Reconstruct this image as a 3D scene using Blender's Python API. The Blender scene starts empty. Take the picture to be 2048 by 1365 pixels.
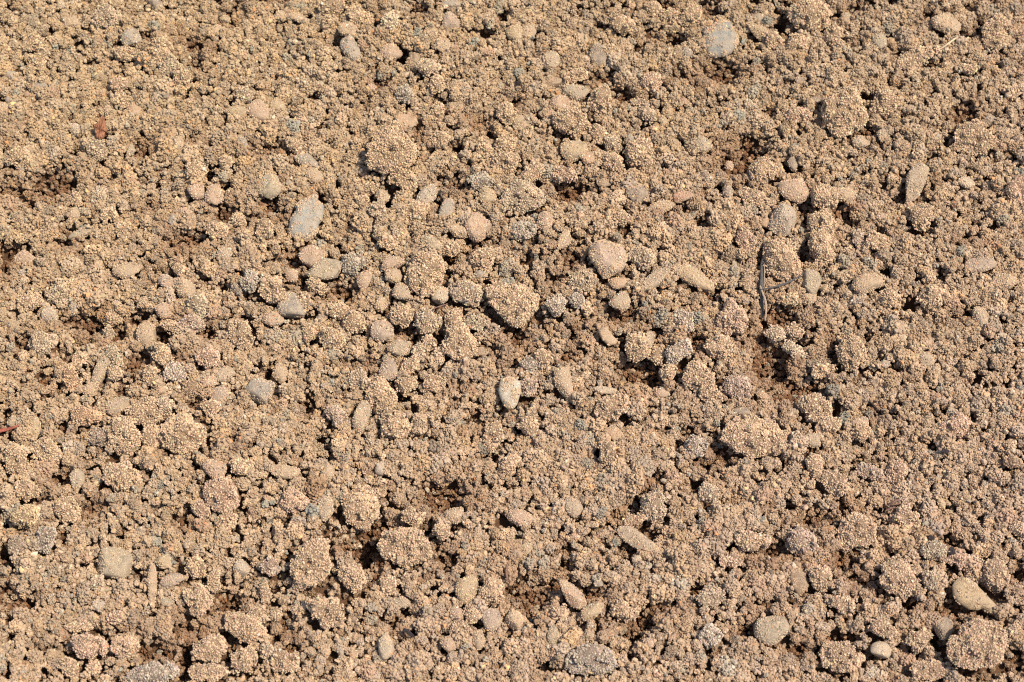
import bpy, bmesh, math, random
import numpy as np

SEED = 11
rng = np.random.default_rng(SEED)
random.seed(SEED)
scene = bpy.context.scene
COL = scene.collection

# ------------------------------------------------------------------ camera geometry
TILT = math.radians(30)
FPX = 70 / 36 * 2048                     # focal length in photo pixels
D = 0.25 / (1024 / FPX)                  # distance to the soil at the frame centre (0.5 m wide view)
K = D / FPX                              # metres per photo pixel at the centre
CAM = np.array([0, -D * math.sin(TILT), D * math.cos(TILT)])
RIGHT = np.array([1., 0, 0]); UP = np.array([0, math.cos(TILT), math.sin(TILT)])
BACK = np.array([0, -math.sin(TILT), math.cos(TILT)])


def G(px, py, z=0.0):
    """point of the soil at height z (metres) seen at photo pixel px, py"""
    d = RIGHT * (px - 1024) / FPX + UP * (682.5 - py) / FPX - BACK
    t = (z - CAM[2]) / d[2]
    return CAM + d * t, t / FPX          # point, metres per pixel there


# ------------------------------------------------------------------ tables (photo pixels)
# hollows: x y rx ry kind   (k = deep narrow gap, n = hollow showing moist brown soil; a few are shade painted brown)
PITS = """158 100 9 7 k;207 56 10 5 k;390 88 24 18 n;432 102 14 9 k;341 169 9 13 k;390 127 13 16 n;246 91 9 6 k;295 84 12 8 n;105 74 10 7 k;14 25 10 10 n
105 359 45 28 n;21 373 28 11 n;67 404 18 14 k;40 387 18 10 n;140 352 12 8 k;418 362 11 18 k;454 383 11 8 k;387 408 16 10 k;450 436 22 20 n;7 197 12 8 k;14 246 10 9 k
288 299 22 20 n;299 418 16 9 n;151 299 7 12 k;204 316 7 9 k;390 288 12 9 n;432 295 16 6 k;281 204 6 9 k;373 197 6 11 k;753 46 14 18 n;806 116 16 19 k;764 169 16 9 n;630 193 14 7 k
739 215 7 12 k;535 299 28 14 n;542 415 18 24 n;560 440 12 10 n;644 397 14 14 n;968 74 18 9 k;1006 42 11 14 k;887 215 14 10 n;915 306 12 15 k;904 380 25 12 n;873 359 16 8 n
834 267 7 20 n;739 401 7 22 k;778 404 8 18 k;880 433 12 16 n;964 246 18 13 n;1028 204 10 12 n;985 281 7 11 k;672 88 16 12 n;838 28 18 12 n;697 464 10 8 n
1345 77 30 14 k;1302 67 20 13 n;1436 18 10 12 k;1415 14 14 14 n;1200 158 25 12 n;1093 144 10 8 k;1193 56 9 8 k;1274 102 12 6 k;1352 151 19 16 n;1443 141 36 28 n;1246 190 24 14 n
1158 211 18 5 k;1074 239 8 7 k;1207 302 9 9 k;1243 302 11 18 k;1120 302 7 7 k;1446 313 11 9 k;1471 327 36 28 n;1499 299 30 30 n;1538 225 9 14 n;1141 387 40 20 n;1120 408 14 5 k
1197 394 8 6 k;1485 387 15 12 n;1355 422 26 8 n;1404 457 13 11 k;1257 436 6 11 k;1021 362 13 6 k;1531 454 7 14 k;1436 383 8 12 k;1510 3 10 8 k;1564 46 12 16 k;1575 14 8 8 k
1733 18 12 6 k;1705 21 14 10 n;1958 63 15 20 n;1930 81 18 7 k;1951 151 8 8 k;1775 169 8 12 k;1796 183 7 10 k;1789 109 12 8 n;1733 197 15 12 k;1733 267 18 10 n;1599 271 10 7 k
1515 299 22 18 n;1578 338 14 14 k;1543 373 10 7 k;1979 355 8 7 k;2032 309 8 14 k;1870 320 18 7 k;1891 292 8 10 k;1925 225 26 20 n;1789 401 16 8 n;1810 390 16 20 n;1684 425 24 12 n
1712 447 28 10 n;1610 422 15 34 n;1838 468 25 10 k;1997 457 9 9 k;1884 359 8 8 n;1803 243 6 9 k;1663 127 8 6 k;1772 84 12 7 n;1677 39 8 8 n;1990 323 6 9 k;1874 74 10 6 k
21 496 30 9 k;7 524 8 22 n;84 584 6 14 k;123 482 18 14 n;172 503 9 6 k;200 609 12 7 n;190 644 46 18 n;158 633 14 8 n;232 665 15 22 n;278 630 20 11 k;327 672 18 18 n;418 665 22 18 n
415 567 10 8 k;348 577 6 16 k;334 556 16 8 n;376 486 44 18 n;165 686 14 9 k;141 721 10 12 k;88 767 14 11 n;39 721 9 6 k;53 690 12 12 n;274 728 28 18 n;260 792 10 12 k;320 749 8 7 k
352 721 14 12 n;81 869 9 8 k;123 862 12 9 n;207 858 10 8 k;211 735 5 10 k;281 876 5 12 k;278 908 7 6 k;352 820 7 6 k;302 813 9 10 k;397 820 22 12 n;422 837 15 7 k;464 742 9 8 k
534 749 7 12 k;7 869 16 8 k;447 584 10 8 k;492 640 9 8 k;10 838 14 10 n;591 528 14 14 n;605 567 16 10 n;764 507 9 9 k;901 524 14 12 k;897 560 9 8 k;939 514 10 8 n;960 496 16 6 n
683 507 6 7 k;662 595 20 9 k;690 588 24 18 n;771 630 11 7 k;820 574 8 8 k;809 658 24 12 n;827 683 16 10 n;880 683 7 20 k;978 570 10 7 k;953 623 6 5 k;883 616 14 10 n;848 760 9 16 k
644 683 7 13 k;616 637 16 4 k;725 732 32 7 n;662 732 10 7 k;806 799 16 10 k;612 813 12 12 n;546 612 8 6 k;539 749 7 14 k;764 841 4 24 k;641 876 10 8 k;827 830 8 7 k;904 820 9 7 n
918 777 10 6 n;950 844 16 12 n;880 886 9 10 k;1034 858 6 14 k;971 901 9 6 k;1024 661 14 10 n;985 704 16 8 n;1053 535 14 8 k;1067 496 12 10 n;1141 535 17 15 n;1112 574 14 8 n
1155 500 7 9 k;1243 479 15 8 k;1207 572 10 10 k;1408 461 12 10 k;1475 493 10 7 k;1453 528 9 7 k;1492 528 9 7 k;1478 581 8 7 k;1436 584 10 7 k;1422 598 10 8 n;1014 563 9 7 k
1246 637 34 24 n;1316 672 12 12 n;1144 676 8 12 n;1246 700 8 9 k;1387 686 18 20 n;1366 732 20 8 k;1025 665 8 8 k;1032 683 22 14 n;1281 745 46 28 n;1025 739 12 10 n;1352 746 12 16 n
1527 644 14 11 k;1520 609 6 14 k;1527 690 22 26 n;1520 735 10 8 k;1482 739 7 7 k;1197 897 4 13 k;1035 855 5 10 k;1214 841 5 10 k;1253 851 7 6 k;1383 865 12 12 n;1436 890 16 12 n
1450 809 7 6 k;1137 721 16 12 n;1610 507 10 11 k;1645 567 9 8 k;1684 545 9 7 k;1768 549 10 7 k;1817 612 14 12 k;1845 633 10 7 k;1881 556 12 7 k;1842 468 16 7 n;1761 465 9 14 n
1561 644 38 28 n;1610 683 10 7 k;1571 683 10 6 k;1736 672 10 8 n;1761 714 8 6 k;1796 732 14 8 n;1750 749 8 6 k;1912 630 8 6 k;1933 626 12 10 n;1947 760 9 7 k;1965 693 5 12 k
1916 718 6 8 k;1665 700 14 28 n;1670 739 18 7 n;1596 778 55 26 n;1543 721 38 34 n;1666 813 14 10 k;1603 855 8 8 k;1754 823 12 8 n;1786 830 7 8 k;1715 880 9 5 k;1620 908 10 6 k
1997 458 9 8 k;1933 479 12 6 n;2021 496 6 8 k;229 931 11 6 k;127 959 22 14 n;7 941 8 12 k;88 1008 15 5 k;14 1047 9 20 k;11 1113 12 8 k;21 1131 18 8 k;134 1082 4 11 k;183 1096 5 5 k
169 1131 5 7 k;74 1124 7 7 k;10 1187 22 18 n;35 1208 22 14 n;63 1208 8 13 k;21 1279 14 7 k;190 1022 14 12 n;243 1078 8 6 k;323 1177 8 9 k;362 1152 7 7 k;397 948 11 7 k;411 983 4 11 k
366 1054 14 10 n;408 1156 7 9 k;453 1201 25 17 n;439 1275 14 9 k;457 1310 9 12 k;376 1261 24 10 n;373 1324 11 32 k;316 1310 34 15 n;281 1289 12 12 n;218 1293 5 14 k;169 1335 7 7 k
197 1345 8 7 k;134 1310 9 8 k;190 1268 22 6 k;337 1215 7 5 k;218 1226 5 5 k;446 1159 7 6 k;460 895 14 10 n;352 1265 7 6 k;330 1096 6 6 k;648 920 18 8 k;644 976 11 7 n;609 959 8 5 k
514 983 6 5 k;651 895 8 6 k;743 1085 32 16 k;728 1110 18 26 k;760 1058 34 22 n;802 1057 12 6 k;859 1057 7 13 k;690 1040 20 13 n;655 1089 9 7 k;880 990 42 30 n;904 997 9 9 k
697 1096 18 12 n;549 1184 11 7 k;556 1215 9 6 k;553 1282 12 9 k;574 1247 10 14 n;672 1342 14 7 k;669 1149 6 9 k;721 1198 7 5 k;795 1286 7 7 k;953 1251 8 6 k;873 1180 8 5 k
908 1061 6 8 k;897 1124 16 18 n;816 1222 12 8 n;781 1244 18 8 n;588 1303 11 9 n;866 895 6 9 k;989 910 12 6 k;753 1138 9 20 n;1027 1170 12 30 n;1193 903 5 20 k;1288 997 16 10 k
1271 1015 24 12 n;1309 959 16 9 n;1232 1026 10 8 n;1415 927 10 6 k;1457 927 10 6 k;1446 955 5 8 k;1436 912 22 14 n;1394 973 16 12 n;1418 1015 11 8 k;1457 1089 7 13 k;1394 1187 14 10 k
1253 1114 13 7 k;1172 1177 5 11 k;1190 1191 20 12 n;1130 1128 14 10 n;1109 1163 26 14 n;1151 1226 12 8 k;1063 1220 18 22 n;1070 1187 30 20 n;1232 1237 9 6 k;1281 1240 28 18 n
1260 1275 20 11 k;1316 1212 32 9 n;1158 1258 7 7 k;1035 1078 8 7 k;1330 1307 6 10 k;1260 1321 10 8 k;1387 1321 6 6 k;1429 1251 8 6 k;1492 1265 22 12 n;1429 1131 7 12 k;1397 1128 6 8 n
1091 1339 14 12 n;1620 908 12 6 k;1564 924 6 7 k;1550 948 6 6 k;1610 927 5 9 k;1715 931 11 8 k;1740 920 9 6 k;1659 948 16 5 n;1512 976 8 7 k;1578 1012 18 7 k;1628 1040 30 14 n
1684 997 5 24 n;1761 1012 12 9 k;1712 1025 8 8 n;1561 1103 34 14 n;1582 1135 8 6 k;1684 1120 24 18 n;1758 1107 8 8 k;1768 1131 8 9 k;1831 1131 8 7 k;1905 1082 14 10 n;1969 1117 10 8 k
2035 1152 11 14 n;1719 1163 26 12 n;1750 1184 8 12 n;1817 1212 14 9 k;1550 1212 40 7 n;1902 1223 40 11 n;1965 1233 12 6 k;1680 1275 30 9 k;1628 1307 15 6 k;1870 1279 7 18 k
1824 1314 6 14 k;1930 1349 15 8 k;1895 1149 5 9 k;2035 1321 9 18 n;1768 1215 10 6 k;2007 1254 6 6 k;1712 1237 6 6 k;1600 1300 26 10 n;1700 100 8 6 k;600 700 9 7 k;480 560 7 6 k"""

# things: x y rx ry angle kind colour lift  (kind C = clod of soil, S = stone; angle clockwise in the picture)
T = """323 100 27 25 0 C t 4;339 135 20 22 0 C g 3;366 163 21 21 0 C t 5;144 46 18 12 0 S t 2;123 10 8 8 0 S w 3;67 90 22 17 0 C t 2;218 35 36 24 10 C g 5;264 76 20 18 0 S b 1
257 109 28 18 0 C t 3;269 220 14 14 0 S o 1;218 222 9 12 20 S t 0;239 172 18 15 0 C p 4;239 202 18 14 0 C t 1;487 193 19 16 0 C g 3;355 288 14 15 0 S t 4;394 341 21 17 0 C t 4
394 383 20 16 -25 S p 5;429 390 18 20 0 S p 6;369 424 14 9 -10 S p 2;346 440 9 11 0 S b 1;322 429 8 10 0 S w 1;517 225 20 24 30 S p 3;475 225 19 14 10 S y 1;485 288 12 14 0 S b 1
453 330 15 20 0 C t 4;202 299 26 24 0 C g 3;151 260 20 11 -35 S l 1;202 390 18 18 0 C g 2;218 432 18 14 0 C t 3;243 457 15 16 0 C t 3;149 429 11 14 0 S t 1;476 440 17 14 -20 C t 4
436 464 21 18 0 C t 4;528 460 19 20 0 C t 5;7 218 14 14 0 S t 1;16 148 30 10 -20 S b 1;84 172 14 9 0 S b 0;313 10 18 10 -30 S d 2;432 58 10 8 0 S t 1;450 39 10 8 0 S y 1
39 316 22 20 0 C t 2;46 334 13 11 0 S l 1;77 123 19 15 0 C t 1;262 300 8 12 0 S e 0;151 401 13 15 0 C t 2;162 468 27 10 28 S e 2;663 18 27 20 0 C t 6;697 60 19 15 -20 S t 5
718 39 30 24 10 C t 1;602 39 29 9 -30 S t 3;700 98 16 28 22 S b 3;779 46 16 21 0 C w 4;904 9 20 9 0 S b 2;903 46 17 20 0 S u 2;885 90 15 17 0 S t 3;781 105 22 17 0 S p 1
830 116 10 11 0 S n 1;855 135 27 17 5 C g 7;658 135 17 12 -10 C t 3;651 109 17 14 0 C t 2;563 32 12 10 0 S t 1;1029 70 18 17 0 S y 3;556 214 18 15 -20 S y 2;743 176 9 8 0 S p 1
641 167 7 5 -30 S w 1;809 193 18 18 0 C b 5;873 169 19 17 0 C t 5;811 246 23 18 15 S o 4;781 299 48 52 0 C t 14;806 359 31 22 0 C t 6;595 295 33 14 -30 C t 6;616 323 27 14 -25 S b 3
627 352 20 14 -10 S t 3;542 373 24 27 0 S e 3;757 422 18 18 0 C g 7;764 394 14 14 0 S g 2;855 392 16 25 -35 S l 5;894 420 14 25 -20 S b 6;976 394 17 18 0 S y 4;961 362 27 18 0 C b 5
1013 292 22 19 0 C t 6;1010 330 27 21 0 C t 6;955 455 25 27 30 S p 6;911 461 21 12 -22 S t 3;1046 397 46 32 0 C g 9;968 302 17 20 0 C t 4;1010 232 19 25 0 C t 6;1041 246 15 17 0 S y 2
873 229 16 25 0 C t 4;725 404 14 14 0 C t 3;739 380 18 13 0 C t 3;827 429 36 22 20 C t 4;799 415 15 9 0 S g 1;883 281 18 15 0 C t 3;1153 185 26 16 5 S e 9;1200 200 24 30 0 C t 6
1120 207 19 17 0 S p 5;1144 246 42 28 -35 C t 9;1102 232 10 11 0 S r 1;1148 302 26 23 0 S y 7;1176 316 13 14 0 S o 4;1225 292 18 19 0 C g 7;1225 330 25 21 0 C t 7;1281 313 32 37 0 C t 9
1264 280 14 11 0 S b 2;1401 290 21 17 0 S e 3;1376 105 14 11 0 S b 1;1524 67 32 13 -30 S y 5;1380 35 26 22 0 C t 6;1338 39 17 20 0 C t 5;1246 53 20 22 0 C t 3
1058 65 14 13 0 S t 2;1125 62 9 6 0 S b 1;1102 123 18 20 -20 S g 2;1200 112 20 24 0 S d 3;1225 105 18 13 0 C t 6;1105 165 17 12 10 S n 1;1151 155 25 17 0 C t 4;1295 229 19 16 0 C g 5
1281 207 20 9 -10 C g 3;1327 243 8 11 20 S y 3;1366 202 8 6 0 S r 2;1046 246 16 13 20 S t 2;1063 348 28 15 38 C t 6;1127 348 25 20 10 C p 5;1274 390 22 20 0 S d 3;1207 366 15 9 0 S n 2
1323 415 27 13 15 S t 6;1366 394 20 11 8 S r 2;1457 387 10 14 10 S d 3;1090 443 18 20 0 S p 7;1243 436 15 16 0 C t 3;1049 461 26 20 10 C b 4;1408 359 15 13 0 C d 2;1459 332 8 9 0 S p 2
1207 243 5 5 0 S o 1;1302 169 21 21 0 C p 3;1197 271 18 20 0 C t 5;1506 394 31 16 -15 C t 4;1497 404 5 8 0 S r 1;1520 348 21 20 0 C t 5;1306 21 20 17 0 C t 4;1503 211 15 14 0 C g 3
1517 37 13 11 0 S e 1;1620 32 46 34 0 C t 9;1550 84 20 20 0 C t 4;1592 91 22 22 0 C t 4;1893 46 28 21 -20 S t 7;1759 83 15 17 0 S e 2;1693 35 10 10 0 S g 1;1691 225 46 50 -10 C t 13
1596 229 23 15 15 C p 5;1666 74 22 20 0 C t 4;1631 200 11 7 0 S d 1;1599 163 8 10 0 S d 1;1947 278 40 37 0 C t 6;1772 207 26 25 0 C t 5;1835 113 45 19 25 C t 4;1831 362 19 40 -25 S g 3
1930 366 17 12 5 S w 5;2002 410 11 13 10 S w 4;1979 239 12 13 0 S d 1;1722 285 17 13 0 S g 3;1765 271 12 12 0 S g 1;1589 380 31 24 -10 S p 7;1566 440 26 29 0 S l 8;1531 447 10 13 20 S o 3
1649 397 28 22 -10 C t 6;1645 450 30 30 0 C t 6;1687 390 25 15 0 S t 2;1585 327 10 15 0 S d 2;1990 70 30 40 0 C t 4;1765 434 13 8 0 S p 3;1846 436 25 25 0 C t 4;2033 390 20 28 0 C p 3
1937 141 18 12 0 C t 4;2028 183 20 15 20 C t 3;1529 344 22 24 0 C t 4;1700 299 6 7 0 S p 2;49 516 19 14 -10 S p 4;44 545 8 6 0 S b 1;450 507 15 11 5 S g 4;253 542 27 16 0 S t 3
373 579 18 20 0 S t 7;332 563 14 14 0 S u 2;60 605 28 17 22 C t 4;98 630 16 17 0 S l 4;120 588 25 28 0 C g 2;148 616 7 14 15 S b 2;225 637 18 16 0 C t 4;327 623 18 17 0 S p 3
394 616 20 24 0 C e 4;381 651 25 20 0 C u 3;343 651 16 14 0 C t 4;294 670 21 24 -25 S t 8;216 669 12 17 0 C g 3;88 686 28 22 0 C g 5;327 711 18 25 20 C t 5;199 746 13 35 -20 S g 5
225 718 19 24 0 C e 3;232 749 17 16 0 C t 4;160 721 15 20 -15 C t 3;144 763 20 23 0 C o 3;415 718 24 22 0 C p 5;499 567 18 24 0 C b 5;485 672 28 27 0 C t 6;450 749 19 16 15 S g 3
439 792 19 22 0 S u 3;521 785 26 27 0 S b 4;348 746 22 18 0 C l 4;302 753 15 20 0 C t 3;323 781 10 9 0 S o 3;418 763 16 12 0 S p 3;237 813 23 18 15 S g 4;292 827 36 28 0 C t 7
332 813 19 15 0 C g 5;422 816 19 14 0 C t 4;366 869 50 42 0 C t 7;246 873 33 38 0 C t 6;309 876 24 26 0 C t 3;72 855 9 22 8 S y 4;26 843 10 11 0 S g 2;142 851 6 8 0 S d 1
197 876 18 18 0 C d 2;98 902 31 26 0 C t 4;172 834 31 19 5 C o 3;383 781 20 18 0 C n 1;362 538 17 14 0 C t 3;176 781 15 14 0 S t 2;623 514 24 22 0 S p 3;651 540 36 22 12 S e 6
584 552 12 14 20 S p 3;546 577 28 27 0 C t 8;581 612 25 30 20 S b 5;609 609 13 23 0 C t 5;634 574 20 17 0 C t 4;546 640 21 16 22 S p 5;707 528 23 22 0 C b 5;729 560 14 20 -10 S p 3
787 526 23 14 12 S p 6;787 552 17 15 0 S t 5;802 584 16 18 20 S g 6;762 609 13 15 0 S t 4;776 486 20 18 20 C t 5;852 549 43 42 0 C t 11;880 591 17 17 0 S w 5;839 598 7 6 0 S o 1
934 588 36 22 -18 C g 9;1028 610 56 43 0 C t 10;904 500 18 13 10 C t 4;964 528 26 30 0 C t 5;960 549 12 8 0 S b 4;866 486 21 12 -30 S e 3;802 633 22 20 0 C t 6;857 644 26 24 0 C g 7
711 644 22 22 0 C t 7;676 623 23 17 -15 C t 4;765 663 22 21 0 S u 8;801 697 24 16 20 S g 8;778 739 18 23 -10 S u 8;818 735 24 14 38 C t 7;836 707 13 20 -10 C g 4;859 686 14 18 0 C t 5
908 637 20 17 -15 C t 5;915 686 38 36 0 C t 9;950 647 21 15 10 C e 4;850 750 11 8 -20 S u 1;869 767 20 19 0 C t 6;816 770 22 16 20 C t 4;760 795 32 38 0 C t 8;718 760 21 22 0 C g 4
723 834 17 34 -8 S g 5;560 748 15 21 0 S t 5;665 679 25 24 0 C t 6;621 665 16 21 -20 C t 4;964 704 14 9 0 S n 2;985 876 21 27 0 C t 6;792 851 30 30 20 C t 5;672 834 23 21 0 C u 4
644 633 22 9 45 S d 1;1127 482 12 20 -35 S t 4;1234 567 17 12 5 S o 5;1239 602 21 17 0 S g 5;1162 567 21 25 -10 C g 4;1151 602 16 16 0 C b 3;1114 612 20 20 0 C l 5
1176 616 13 17 0 C t 4;1285 517 31 20 -10 C g 5;1309 560 36 14 42 S g 4;1390 556 45 17 -28 S y 4;1366 644 21 24 0 C l 4;1295 681 14 16 0 S g 5;1274 693 28 27 0 C t 4;1318 711 18 15 15 C t 4
1359 702 34 17 40 C l 7;1440 700 30 28 0 C t 6;1401 753 33 31 0 C t 8;1422 788 22 20 0 C t 5;1334 749 17 17 0 C t 6;1323 786 16 10 5 S p 3;1128 767 17 32 15 S t 4;1060 732 18 14 0 C b 2
1091 714 20 17 0 C t 3;1211 781 25 8 -5 S w 4;1225 813 36 25 15 C t 5;1227 869 17 14 10 S o 4;1390 894 25 22 0 C b 3;1510 875 66 44 0 C t 5;1485 823 17 9 -15 S d 1;1475 777 31 26 0 C u 4
1464 640 30 36 0 C p 5;1527 792 14 8 -10 S o 2;1200 767 5 7 0 S b 1;1058 851 22 17 0 C t 4;1060 774 20 20 0 C u 3;1492 482 18 25 0 C p 5;1561 521 44 43 -20 C t 11;1624 567 18 25 10 S e 3
1580 602 18 14 0 C y 4;1617 598 16 13 0 S t 2;1715 479 13 20 10 C u 5;1751 486 22 19 15 C t 5;1645 489 30 33 0 C t 5;1736 567 31 20 0 S t 8;1958 531 32 15 5 S u 6;2007 563 25 18 20 S t 5
1867 595 31 22 0 C t 6;1961 637 15 23 0 S g 3;2005 674 10 8 0 S l 2;1770 728 9 8 0 S l 3;1589 700 23 16 -25 C w 6;1550 668 22 16 0 C g 4;1592 661 16 14 0 C t 5;1705 707 28 35 0 C t 5
1856 683 11 10 0 S p 1;1852 721 16 16 0 S g 1;1631 820 36 28 -15 C t 7;1719 848 18 14 0 S p 5;1726 865 26 20 0 C t 4;1624 881 17 15 0 S g 4;1656 851 25 17 0 C t 4;1751 888 9 7 0 S p 2
1905 827 12 12 0 S g 1;1912 855 35 25 15 C p 2;1775 598 20 20 0 C t 4;1645 742 25 15 10 C t 4;53 1036 30 24 0 C y 7;134 1022 28 26 0 C t 6;53 983 25 22 0 C t 5;91 1082 21 25 0 C b 3
39 1096 20 20 0 C d 3;229 1128 36 30 -5 S e 5;304 1173 10 45 2 S t 4;327 1124 16 14 0 S y 4;343 1161 23 13 18 S u 5;429 941 23 20 0 S p 7;482 934 26 18 0 C t 4;446 990 34 34 0 C p 8
404 1019 20 18 0 C p 3;453 1043 22 18 0 C t 4;390 1138 19 25 15 C t 5;397 1201 28 30 -10 C t 6;483 1136 16 17 0 S l 3;429 1163 14 23 0 C t 4;492 1258 48 26 -25 C t 11;418 1300 36 24 20 C t 7
418 1346 38 18 0 C t 6;489 1318 28 25 -20 C t 7;306 1350 50 22 10 C b 7;250 1293 30 25 0 C t 6;179 1293 37 22 0 C p 5;137 1335 22 18 0 C t 4;190 1337 14 15 0 C t 4;35 920 25 35 0 C t 4
158 1254 25 12 0 C t 3;197 1212 12 12 0 S l 2;229 1237 17 14 0 C p 4;155 959 15 20 0 S e 3;246 955 42 30 -15 C t 5;334 1205 14 10 -20 S e 2;197 1166 18 15 0 C g 3;570 945 29 14 -5 S t 5
656 948 14 17 0 S t 4;651 1019 15 25 -5 S g 5;591 1002 28 24 10 C p 4;623 1131 40 54 -18 C t 16;704 1156 29 26 -20 C t 9;651 1222 42 30 -20 C t 8;816 1092 54 36 -10 C t 8;827 1036 21 19 0 C t 7
800 1120 7 8 0 S g 8;725 1015 38 42 0 C t 8;764 938 14 14 0 S l 3;908 1031 18 17 0 S t 6;883 1064 18 17 0 C t 4;1040 1036 26 16 -15 S p 6;934 1180 22 26 0 S y 6;985 1184 28 28 10 C t 6
774 1173 15 16 0 C t 4;804 1205 17 11 0 S e 3;915 1228 15 13 0 S p 5;948 1233 17 15 0 C t 4;982 1240 20 22 0 S u 5;1031 1240 19 20 0 S t 5;922 1258 22 16 0 C t 4;957 1279 13 20 0 S t 4
897 1288 16 16 0 S p 5;772 1295 16 25 -12 S w 7;680 1300 7 14 30 S b 1;521 1230 23 17 0 C t 5;553 1230 12 14 0 C t 3;532 1184 13 22 0 C t 4;542 1138 20 17 0 C u 4;570 1324 31 22 0 C t 5
539 1303 17 14 0 C g 4;707 1310 8 9 0 S o 3;1146 1013 17 20 20 S g 5;1097 964 7 6 0 S w 3;1309 1015 27 28 0 C g 7;1271 1040 24 13 25 C t 6;1278 1082 46 17 -28 S g 7;1144 1189 34 16 -45 S p 9
1118 1231 19 16 0 C t 5;1183 1223 23 15 35 S y 5;1246 1223 28 20 0 C t 5;1299 1286 13 10 0 S p 3;1211 1314 20 22 0 S g 6;1183 1322 50 30 0 C b 6;1105 1272 12 20 10 S e 3;1418 987 21 18 0 C g 6
1461 1124 23 15 5 C p 5;1422 1194 28 22 20 C g 4;1543 1261 33 29 0 S e 6;1422 1275 26 22 0 C l 4;1274 1120 9 8 0 S w 4;1197 1168 10 6 0 S b 2;1190 966 9 7 0 S e 1;1524 1156 7 6 0 S y 1
1506 1082 38 20 0 C t 5;1218 906 20 22 0 C t 4;1021 931 22 22 0 C t 3;1053 1099 12 12 0 S y 2;1955 1292 60 48 25 C t 17;1740 945 26 16 -10 C u 5;1796 948 26 20 0 C p 4;1814 1040 33 28 0 C t 6
1708 1064 42 34 15 C t 8;1867 1103 25 18 -10 C e 6;1926 1124 36 18 -5 C p 6;1993 1152 28 31 0 C t 6;1642 1159 25 23 0 C t 5;1599 1166 17 25 15 S n 1;1796 1156 36 40 0 C t 7;1606 1082 30 25 0 C u 4
1620 1106 9 6 0 S o 3;1768 1258 26 18 -10 C t 6;1761 1300 21 17 0 S w 6;1838 1282 26 20 0 C t 6;1888 1258 18 22 0 S d 2;1863 1163 17 20 0 C e 4;1684 1208 25 18 0 C t 4;1684 1318 46 30 -15 C t 6
1863 1339 40 20 0 C t 7;2028 924 19 12 0 C n 2;1696 1033 4 4 0 S o 1;1882 1005 7 13 10 S y 3;1631 931 17 22 0 C t 4;2036 1057 20 14 -20 C t 4;1666 966 36 19 -25 C t 5"""

# words used to point at a landmark: x y radius phrase
MARKS = [(1443, 72, "the big blue-grey stone"), (1218, 517, "the ridged pinkish rock"),
         (200, 264, "the rusty wood chip"), (1896, 88, "the pale straw"), (1524, 560, "the forked grey root"),
         (18, 858, "the red leaf strip"), (1793, 1008, "the brown rootlet tuft"), (1905, 1106, "the black bark chip"),
         (1018, 786, "the cream wedge stone"), (1951, 1194, "the long pointed ochre stone"), (1213, 674, "the smooth orange bean pebble")]
LAND = {  # item position -> own label and short phrase
 (781, 299): ("large raised lumpy tan clod standing over the orange-tan flat stone", "the large raised lumpy clod"),
 (1691, 225): ("large coarse square-shouldered tan clod standing alone above a brown hollow in the upper right", "the large square-shouldered clod"),
 (1543, 1261): ("broad dusty grey-green stone lying flat near the bottom edge", "the broad grey-green stone"),
 (623, 1131): ("tall raised coarse clod leaning over the black pit at the lower left", "the tall leaning clod"),
 (1831, 362): ("long slanting slate-grey stone sunk between crumbs in the upper right", "the slanting slate stone"),
 (1028, 610): ("wide smooth-crusted sandy mound clod in the middle of the picture", "the wide sandy mound"),
 (1510, 875): ("very wide low mound of fine sand grains at the lower right", "the low sand mound"),
 (304, 1173): ("long narrow upright tan stone, finger-like, in the lower left", "the finger-like stone"),
 (294, 670): ("dusty tan pebble with a pointed top in a brown hollow at the left", "the pointed tan pebble"),
 (229, 1128): ("wide flat stone with a blue-green rim under crumbs in the lower left", "the blue-green rimmed stone"),
 (1953, 1292): ("", ""),
 (1955, 1292): ("biggest raised coarse clod, in the bottom right corner", "the biggest corner clod"),
 (1390, 556): ("yellowish wedge-shaped stone slanting down under crumbs beside the ridged pinkish rock", "the yellowish wedge stone"),
 (1359, 702): ("pale grey oblong clod slanting beside a dark brown hollow", "the pale oblong clod"),
 (1561, 521): ("large tan clod with the grey root passing beside it", "the clod beside the root"),
 (1144, 1189): ("long pinkish-tan pebble tilted steeply over a brown hollow near the bottom", "the long tilted pebble"),
 (492, 1258): ("large oblong tan clod slanting upward near the lower left corner", "the large oblong clod"),
 (1153, 185): ("oval greenish-grey stone capping a dark gap near the top", "the oval capping stone"),
 (801, 697): ("oval grey-brown pebble slanting above a dark gap left of the centre", "the oval slanting pebble"),
 (1040, 1036): ("oblong pink stone lying among crumbs below the cream wedge stone", "the oblong pink stone"),
 (1736, 567): ("broad smooth tan clod-like stone raised among crumbs right of the forked root", "the broad raised stone"),
 (446, 990): ("large rounded clod with a pink crust in the lower left", "the large pink-crusted clod"),
 (366, 869): ("large rough tan clod, widest of the cluster at the left", "the widest left clod"),
 (1366, 394): ("dull red stone peeping out of crumbs beside a flat tan stone", "the dull red stone"),
 (429, 390): ("roundish pink pebble beside a smaller pink pebble and a black gap", "the round pink pebble"),
 (1566, 440): ("pale grey rounded stone speckled with grains above the forked root", "the pale speckled stone"),
 (1930, 366): ("cream-coloured flat chip of stone among crumbs at the upper right", "the flat cream chip"),
 (934, 1180): ("three-cornered yellowish stone near the bottom centre", "the three-cornered stone"),
 (1323, 415): ("flat tan stone with a rounded lower edge over a brown gap", "the flat tan stone"),
 (1485, 823): ("", ""),
}

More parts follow.
